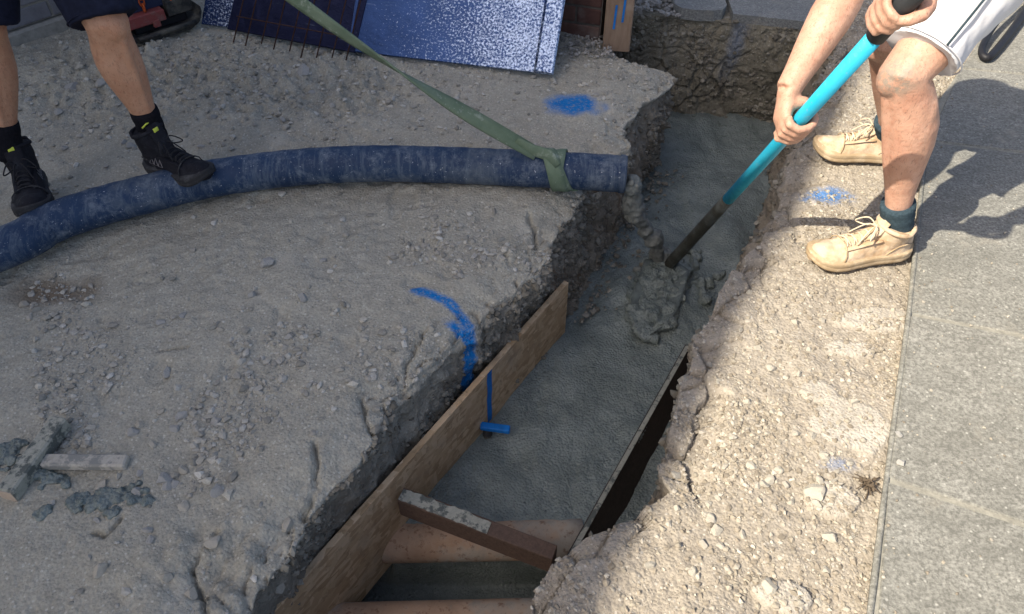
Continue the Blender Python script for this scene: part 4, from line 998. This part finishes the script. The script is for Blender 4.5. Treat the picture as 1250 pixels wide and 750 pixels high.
for i, (dx, z0, z1) in enumerate(((.035, .07, .17), (.068, .10, .20))):
    m = MB(); m.obox(V(.385 + dx, 3.0725 - .012 * dx / .115 + .03 * (z0 + .03) / .95, z0), V(.009, -.001, 0), V(0, .001, 0), V(.004, .03 * (z1 - z0) / .95, z1 - z0), 0); m.build('paint_stroke', M['blue_bar'], bb, False)
wl0 = W(-60, 84, 0); wl1 = W(95, 30, 0); wd = (wl1 - wl0); wd.z = 0
brick_stack('brick_wall', 'low grey brick wall at the back left behind the navy shorts', 'wall', wl0 + V(-.01, .035, .05), wd, V(-wd.y, wd.x, 0), 4, 11, M['brick_grey'])
m = MB(); m.obox(wl0 + V(0, .02, -.03), wd * 1.6, V(-wd.y, wd.x, 0) * .2, V(0, 0, .075), .01); m.build('plinth', M['mortar'], bpy.data.objects['brick_wall'], False)
# machine foot
mf = thing('machine_foot', W(200, 55, 0), 'blue and red machine foot with orange chain on a dark steel skid', 'machine')
fo = W(166, 58, .0); fe = W(246, 32, .0); fx = (fe - fo); fl_ = fx.length; fx = fx.normalized(); fy = V(-fx.y, fx.x, 0)
m = MB(); prof = [(-.02, .05), (.0, .018), (.035, .0), (fl_ - .05, .0), (fl_ + .0, .022), (fl_ + .02, .06)]
vs = []
for x, z in prof: vs += [fo + fx * x + fy * 0 + V(0, 0, z), fo + fx * x + fy * .32 + V(0, 0, z), fo + fx * x + fy * .32 + V(0, 0, z + .022), fo + fx * x + V(0, 0, z + .022)]
m.add(vs, [[i * 4 + k, i * 4 + (k + 1) % 4, (i + 1) * 4 + (k + 1) % 4, (i + 1) * 4 + k] for i in range(5) for k in range(4)] + [[3, 2, 1, 0], [20, 21, 22, 23]]); m.build('skid', M['steel_dark'], mf, False)
m = MB(); m.obox(fo + fx * .03 + V(0, 0, .02) + fy * .05, fx * (fl_ - .06), fy * .2, V(0, 0, .04), .006); m.build('rubber_pad', M['rubber'], mf, False)
m = MB(); m.tube([fo + fx * .02 + V(0, 0, .026) - fy * .004, fo + fx * (fl_ - .02) + V(0, 0, .026) - fy * .004], .012, 8); m.build('lip', M['steel_dark'], mf)
m = MB(); m.obox(fo + fx * -.01 + V(0, 0, .062) + fy * .02, fx * (fl_ * .60), fy * .05, V(0, 0, .046), .003); m.build('red_bar', M['red_steel'], mf, False)
m = MB(); m.obox(fo + fx * (fl_ * .36) + V(0, 0, .045) + fy * .014, fx * .03, fy * .02, V(0, 0, .03), .002); m.build('tab', M['red_steel'], mf, False)
m = MB(); m.obox(fo + fx * (fl_ * .62) + V(0, 0, .064) + fy * .03, fx * (fl_ * .38), fy * .1, V(0, 0, .065), .004); m.build('bracket', M['steel_dark'], mf, False)
m = MB(); m.obox(fo + fx * .02 + V(0, 0, .10) + fy * .06, fx * (fl_ * .72), fy * .2, V(0, 0, .75) + fy * .05, .01); m.build('column', M['navy_steel'], mf, False)
for cx, n in ((.33, 6), (.72, 5)):
    for i in range(n):
        c = fo + fx * (fl_ * cx) + fy * (.045) + V(0, 0, .125 + i * .026); e1 = fx if i % 2 else fy; e1 = (e1 + V(0, 0, .0)).normalized()
        m = MB(); m.tube([c + e1 * (.010 * math.cos(a)) + V(0, 0, .018 * math.sin(a)) for a in np.linspace(0, 2 * math.pi, 13)[:-1]], .004, 6, closed=True); m.build('chain_link', M['orange'], mf)
# black hose loop at the top right
lp = catmull([W(1300, -60, .09), W(1262, -2, .1), W(1238, 34, .1), W(1212, 66, .1), W(1202, 70, .1), W(1199, 58, .11), W(1215, 30, .13), W(1246, -8, .16), W(1290, -60, .2)], 8)
hs_ = thing('rubber_hose', W(1202, 70, .08), 'bent black rubber hose lying on the paving behind the digging worker', 'hose')
m = MB(); m.tube(lp, [.019 - .010 * i / len(lp) for i in range(len(lp))], 14); m.build('tube', M['rubber'], hs_)

# ------------------------------------------------------------------ loose timbers, cement splats, weed
def ground_z(x, y):
    i = np.argmin((GLf[:, 0] - x) ** 2 + (GLf[:, 1] - y) ** 2); return float(GLf[i, 2])
def bank_z(x, y):
    i = np.argmin((GRf[:, 0] - x) ** 2 + (GRf[:, 1] - y) ** 2); return float(GRf[i, 2])
def offcut(a, b, wd_, ht, mat, label):
    t = thing('timber_offcut', a, label, 'timber', 'timber offcuts on the dirt'); d = b - a; s = V(-d.y, d.x, 0).normalized() * wd_
    m = MB(); m.obox(a - s / 2, d, s, V(0, 0, ht), .004); m.build('bar', mat, t, False)
    m = MB(); dn_ = d.normalized(); m.obox(a - s * .46 - dn_ * .0015 + V(0, 0, ht * .06), dn_ * .0014, s * .92, V(0, 0, ht * .86), 0); m.build('sawn_end', M['timber_end'], t, False)
    return t
a = W(4, 600, .025); b = W(74, 512, .025); a.z = ground_z(a.x, a.y) - .004; b.z = ground_z(b.x, b.y) + .004
offcut(a, b, .042, .040, M['wood_weather'], 'longer cement stained timber offcut lying diagonally at the left edge')
a = W(50, 560, .015); b = W(152, 559, .015); a.z = ground_z(a.x, a.y) - .002; b.z = ground_z(b.x, b.y) - .002
offcut(a, b, .034, .022, M['wood_pale'], 'shorter grey timber offcut lying level beside the diagonal one')
def splat(pts, sz, label, n):
    m = MB()
    for _ in range(int(n * 1.7)):
        f = random.random() * (len(pts) - 1); i = int(f); q = W(*pts[i], 0).lerp(W(*pts[min(i + 1, len(pts) - 1)], 0), f - i)
        x, y = q.x + random.gauss(0, sz * .45), q.y + random.gauss(0, sz * .35); r_ = random.uniform(.004, .0125)
        m.ball(V(x, y, ground_z(x, y) + .001), (r_ * random.uniform(.8, 1.5), r_ * random.uniform(.8, 1.3), r_ * random.uniform(.45, .95)), 8, 6)
    q = W(*pts[len(pts) // 2], 0); o = m.grown('cement_splat', M['concrete'], None, .0034, 1, V(q.x, q.y, ground_z(q.x, q.y)), lumpy(65, .011)); tag(o, label, 'concrete', 'cement splats on the dirt')
splat([(85, 608), (110, 610), (135, 600), (155, 595)], .028, 'largest dark cement splat below the timber offcuts', 60)
splat([(2, 540), (14, 552), (6, 565)], .03, 'dark cement lump at the left edge beside the diagonal timber', 26)
splat([(42, 572), (58, 580), (75, 585)], .022, 'dark cement crumbs under the end of the level timber', 30)
splat([(40, 625), (58, 620)], .012, 'small dark cement blob below and left of the largest splat', 12)
splat([(128, 625), (140, 622)], .012, 'small dark cement blob hanging below the largest splat', 10)
splat([(160, 605), (180, 612)], .014, 'thin cement smear right of the largest splat', 14)
wp = W(1058, 592, .06); wp.z = bank_z(wp.x, wp.y); wd_ = thing('dry_weed', wp, 'dried brown weed clump at the edge of the paving', 'plant')
m = MB()
for i in range(60):
    a = random.uniform(0, 6.28); rr = random.uniform(.0, .022); p = wp + V(rr * math.cos(a), rr * math.sin(a), random.uniform(.004, .022)); s = random.uniform(.003, .007)
    t1 = V(random.gauss(0, 1), random.gauss(0, 1), random.gauss(0, .6)).normalized(); t2 = t1.orthogonal().normalized()
    m.add([p + t1 * s, p + t2 * s * .6, p - t1 * s, p - t2 * s * .6 + V(0, 0, .001)], [[0, 1, 2, 3]])
m.build('leaves', M['weed'], wd_, False)
m = MB()
for i in range(9):
    a = random.uniform(0, 6.28); m.tube([wp, wp + V(math.cos(a) * .015, math.sin(a) * .015, .015), wp + V(math.cos(a) * .034, math.sin(a) * .03, .012)], .0012, 5)
m.tube([wp, wp + V(.0, -.012, .004), wp + V(-.014, -.034, .004)], .0018, 5); m.build('stems', M['weed'], wd_)

# ------------------------------------------------------------------ stones
def rock_mesh(seed, squash=.7, sub=2):
    import bmesh
    bm = bmesh.new(); bmesh.ops.create_icosphere(bm, subdivisions=sub, radius=1)
    v = np.array([x.co for x in bm.verts]); f = np.array([[q.index for q in p.verts] for p in bm.faces]); bm.free()
    r_ = np.random.default_rng(seed)
    for _ in range(11):                                # cut flat facets
        n = r_.normal(size=3); n /= np.linalg.norm(n); dd = r_.uniform(.45, .8); s = v @ n; v = np.where((s > dd)[:, None], v - n * (s - dd)[:, None], v)
    v = v * (1 + .08 * vnoise(v * 2.5 + seed, seed)[:, None]); v[:, 2] *= squash; v[:, 1] *= r_.uniform(.65, .95)
    return v, f
ROCKS = [np_mesh('stone', *rock_mesh(100 + i, .55 + .05 * (i % 4), 3), smooth=False) for i in range(7)]
def stone(p, size, mat, label, group, k=None, sink=.25, rz=None):
    me = ROCKS[k if k is not None else random.randrange(7)]; me2 = me.copy(); me2.materials.clear()
    o = link('stone', MEC.setdefault((me.name, mat.name), me2), mat, None, p + V(0, 0, size * .55 * (1 - 2 * sink) * .6)); o.scale = (size,) * 3
    o.rotation_euler = (random.uniform(-.25, .25), random.uniform(-.25, .25), rz if rz is not None else random.uniform(0, 6.28)); return tag(o, label, 'stone', group)
MEC = {}
def gl(px, py): q = W(px, py, 0); q.z = ground_z(q.x, q.y); return q
def gb(px, py): q = W(px, py, .06); q.z = bank_z(q.x, q.y); return q
NAMED = [(327, 322, .034, 'st', 'largest pale stone on the dirt in front of the hose'), (370, 367, .026, 'st', 'pale flat stone just below the largest stone in front of the hose'),
         (85, 102, .055, 'st', 'broad flat stone in the rubble between the legs of the worker in navy shorts'), (125, 105, .034, 'st', 'pale stone beside the broad flat one in the rubble'),
         (222, 615, .02, 'sp', 'thin pale flake lying right of the cement splats'), (178, 645, .017, 'st', 'small grey stone below the cement splats'), (345, 632, .026, 'sp', 'pale wedge of stone stuck in the crack near the trench edge'),
         (370, 88, .050, 'st', 'large rounded lump in the rubble below the navy sheet'), (352, 122, .023, 'sp', 'pale stone below the large lump near the strap'), (265, 135, .024, 'st', 'dark grey stone right of the shin of the worker in navy shorts'),
         (25, 365, .026, 'sp', 'pale flat stone beside the brown puddle stain'), (425, 465, .014, 'sp', 'small pale stone on its own left of the blue line'), (392, 60, .04, 'st', 'grey lump lying under the rusty wire ends'),
         (915, 356, .018, 'bp', 'pinkish chip standing on the right bank edge'), (897, 342, .015, 'bp', 'smaller chip beside the pinkish one on the right bank'), (940, 720, .034, 'bp', 'largest stone on the sunlit bank near the bottom'),
         (996, 603, .042, 'bp', 'broad pale stone beside the dried weed'), (932, 590, .022, 'bp', 'flat pale stone left of the dried weed'), (885, 568, .02, 'bp', 'stone in the sunlit dirt near the shade line'), (1015, 655, .03, 'bp', 'lump of soil and stone below the dried weed'),
         (880, 665, .016, 'bp', 'small pale stone in the middle of the sunlit dirt'), (1040, 655, .016, 'bp', 'small pale stone right of the soil lump'), (967, 612, .018, 'bp', 'stone in the gap between the two flat pale stones')]
MT = {'st': M['stone'], 'sp': M['stone_pale'], 'bp': M['stone_pale']}
for px, py, s, k, lab in NAMED:
    stone((gb if k == 'bp' else gl)(px, py), s * (.66 if k == 'bp' else .85), MT[k], lab, 'loose stones on the site', sink=.36)
for px, py in ((1097, 532), (1100, 566)):
    stone(W(px, py, .082), .011, M['stone'], 'tiny grey chip lying on the paving slab' + (' nearest the joint' if py > 550 else ' a little above the other chip'), 'loose stones on the site', sink=.1)
r2_ = random.Random(11)
for i in range(150):
    if i < 92:
        px, py = r2_.choice([(r2_.uniform(0, 150), r2_.uniform(75, 160)), (r2_.uniform(0, 260), r2_.uniform(60, 190)), (r2_.uniform(310, 420), r2_.uniform(55, 120)), (r2_.uniform(270, 560), r2_.uniform(50, 160)), (r2_.uniform(40, 420), r2_.uniform(280, 740)), (r2_.uniform(120, 280), r2_.uniform(500, 660))]); q = gl(px, py)
        stone(q, r2_.uniform(.010, .022), M['stone'] if r2_.random() < .6 else M['stone_pale'], 'one of many small grey stones lying loose on the shaded dirt', 'small stones on the shaded dirt')
    else:
        x0 = r2_.uniform(0, 1); yy = r2_.uniform(330, 745); xl = np.interp(yy, [330, 450, 560, 620, 745], [900, 850, 830, 800, 690]); xr = np.interp(yy, [200, 383, 585, 750], [1120, 1105, 1078, 1058]); q = gb(xl + (xr - xl) * x0, yy)
        stone(q, r2_.uniform(.008, .017), M['stone_pale'], 'one of many small pale stones lying loose on the sunlit bank', 'small stones on the sunlit bank')
# gravel
def gravel(name, src, n, smin, smax, cols, seed, wfun=None):
    g = np.random.default_rng(seed); idx = g.integers(0, len(src), n * 3); p = src[idx]
    if wfun is not None: keep = g.random(len(p)) < wfun(p); p = p[keep]
    p = p[:n]; n = len(p)
    vv, ff = [], []
    import bmesh
    bm = bmesh.new(); bmesh.ops.create_icosphere(bm, subdivisions=1, radius=1); v0 = np.array([x.co for x in bm.verts]); f0 = np.array([[q.index for q in t.verts] for t in bm.faces]); bm.free()
    nv = len(v0); s = smin * (smax / smin) ** (g.random(n) ** 2.2)
    jit = 1 + g.uniform(-.42, .38, (n, nv)); ang = g.uniform(0, 6.28, n); sq = g.uniform(.45, .8, n); el = g.uniform(.6, 1, n)
    x = v0[None, :, 0] * jit; y = v0[None, :, 1] * jit * el[:, None]; z = v0[None, :, 2] * jit * sq[:, None]
    X = (x * np.cos(ang)[:, None] - y * np.sin(ang)[:, None]) * s[:, None] + p[:, 0:1]; Y = (x * np.sin(ang)[:, None] + y * np.cos(ang)[:, None]) * s[:, None] + p[:, 1:2]; Z = z * s[:, None] + p[:, 2:3] + .15 * s[:, None]
    v = np.stack([X, Y, Z], 2).reshape(-1, 3); f = (f0[None] + (np.arange(n) * nv)[:, None, None]).reshape(-1, 3)
    c = np.array(cols)[g.integers(0, len(cols), n)] * g.uniform(.75, 1.15, (n, 1)); c = np.repeat(c, nv, 0)
    o = link(name, np_mesh(name, v, f, False, {'mask': c}), M['gravel']); return tag(o, kind='stuff')
def wl(p):
    vis = (p[:, 0] > -2.3 * (p[:, 1] + 1.2) / 4.6)
    return vis * np.clip(.05 + 1.1 * sstep(.05, .5, fbm(p, 4.5, 4, 131)) + .5 * np.exp(-(((p[:, 0] + .7) / .6) ** 2 + ((p[:, 1] - 2.75) / .3) ** 2)) + .5 * np.exp(-(((p[:, 0] + 1.5) / .4) ** 2 + ((p[:, 1] - 2.85) / .4) ** 2)), 0, 1)
tag(gravel('gravel', GLf[PL < .3], 25000, .0020, .0135, [(.42, .40, .345), (.36, .34, .29), (.52, .50, .44), (.31, .295, .25), (.46, .43, .36)], 5, wl), 'loose gravel and crumbs on the shaded dirt', 'gravel')
tag(gravel('gravel', GRf, 26000, .0017, .0080, [(.38, .335, .26), (.32, .275, .21), (.47, .425, .345), (.27, .23, .175)], 6, lambda p: np.clip(.25 + sstep(-.1, .45, fbm(p, 4, 3, 132)), 0, 1)), 'loose gravel and crumbs on the sunlit bank', 'gravel')
CL = [(.25, .225, .175), (.19, .17, .13), (.31, .285, .23), (.15, .135, .105)]
for src, n, sd_, lab in ((WL, 5200, 21, 'crumbs of clay and grit clinging to the left trench wall'), (WR, 3000, 22, 'crumbs of clay and grit clinging to the right trench wall'), (WF, 3000, 23, 'crumbs of clay and grit clinging to the far trench wall')):
    tag(gravel('clay_crumbs', src, n, .003, .017, CL, sd_, lambda p: np.clip(.1 + 1.2 * sstep(-.1, .35, fbm(p, 7, 3, 133)), 0, 1)), lab, 'crumbs')
gx = rng.uniform(0, 1, 900); foot = np.array([[float(np.interp(y, bY, bX)) + .02 + .05 * abs(q), y, ZC + .012] for y, q in zip(1.86 + .95 * gx, rng.normal(0, 1, 900))])
tag(gravel('clay_crumbs', foot, 260, .004, .016, CL, 24), 'clay crumbs fallen on the wet concrete at the foot of the left wall', 'crumbs')
gp = np.array([[float(np.interp(y, pY, pX)) + x, y, .0805] for x, y in zip(.01 + .45 * rng.random(700) ** 2.6, rng.uniform(.5, 2.6, 700))])
tag(gravel('gravel', gp, 420, .0012, .0048, [(.38, .335, .26), (.47, .425, .345), (.27, .23, .175)], 12), 'grit spilled onto the paving along its edge', 'gravel')
gx = rng.uniform(.46, .76, 900); gy = rng.uniform(3.33, 3.75, 900); gp = np.stack([gx, gy, np.full(900, .0) + .03 * np.exp(-((gx - .6) / .1) ** 2)], 1)
tag(gravel('gravel', gp, 700, .006, .016, [(.3, .28, .25), (.2, .19, .17), (.38, .36, .33)], 8), 'small heap of grey gravel beside the broken slab', 'gravel')
gx = rng.uniform(.13, .42, 700); gp = np.stack([gx, rng.uniform(2.95, 3.16, 700), .0 + .01 * rng.random(700)], 1)
tag(gravel('gravel', gp, 380, .004, .012, [(.3, .28, .25), (.2, .19, .17), (.38, .36, .33)], 9), 'gravel gathered at the foot of the brick pier', 'gravel')

# ------------------------------------------------------------------ the house behind and left, whose shade covers the trench
bq = W(737, 750, .055); Hh = 6.0
e0 = V(bq.x - SX * (Hh - .055), bq.y - SY * (Hh - .055), 0); hd_ = (W(950, 300, .055) - bq).normalized(); hn = V(-hd_.y, hd_.x, 0)
hsA = e0 - hd_ * 2.2; hsB = e0 + hd_ * 3.9
house = thing('house', V(hsA.x, hsA.y, 0), 'rendered house beside the site that shades the trench', 'house')
m = MB(); m.obox(hsA + V(0, 0, -.06), (hsB - hsA), hn * 5.0, V(0, 0, Hh - .1 + .06), 0); m.build('wall', M['render'], house, False)
m = MB(); a, b = hsA - hd_ * .25 + V(0, 0, Hh), hsB + hd_ * .0 + V(0, 0, Hh); m.add([a - V(0, 0, .1), b - V(0, 0, .1), b + hn * 5.2 - V(0, 0, .1), a + hn * 5.2 - V(0, 0, .1), a, b, b + hn * 5.2, a + hn * 5.2, a + hn * 2.6 + V(0, 0, .5), b + hn * 2.6 + V(0, 0, .5)], [[0, 3, 2, 1], [0, 1, 5, 4], [2, 3, 7, 6], [4, 5, 9, 8], [6, 7, 8, 9], [1, 2, 6, 9, 5], [0, 4, 8, 7, 3]]); m.build('roof', M['tiles'], house, False)
for k in range(3):
    for zz in (.9, 3.7):
        c = hsA.lerp(hsB, .05 + .31 * k) + V(0, 0, zz)
        m = MB(); m.obox(c - hn * .03, hd_ * 1.2, hn * .04, V(0, 0, 1.2), 0); f = m.build('window', M['white'], house, False)
        m = MB(); m.obox(c - hn * .04 + hd_ * .07 + V(0, 0, .07), hd_ * 1.06, hn * .02, V(0, 0, 1.06), 0); m.build('pane', M['glass'], f, False)
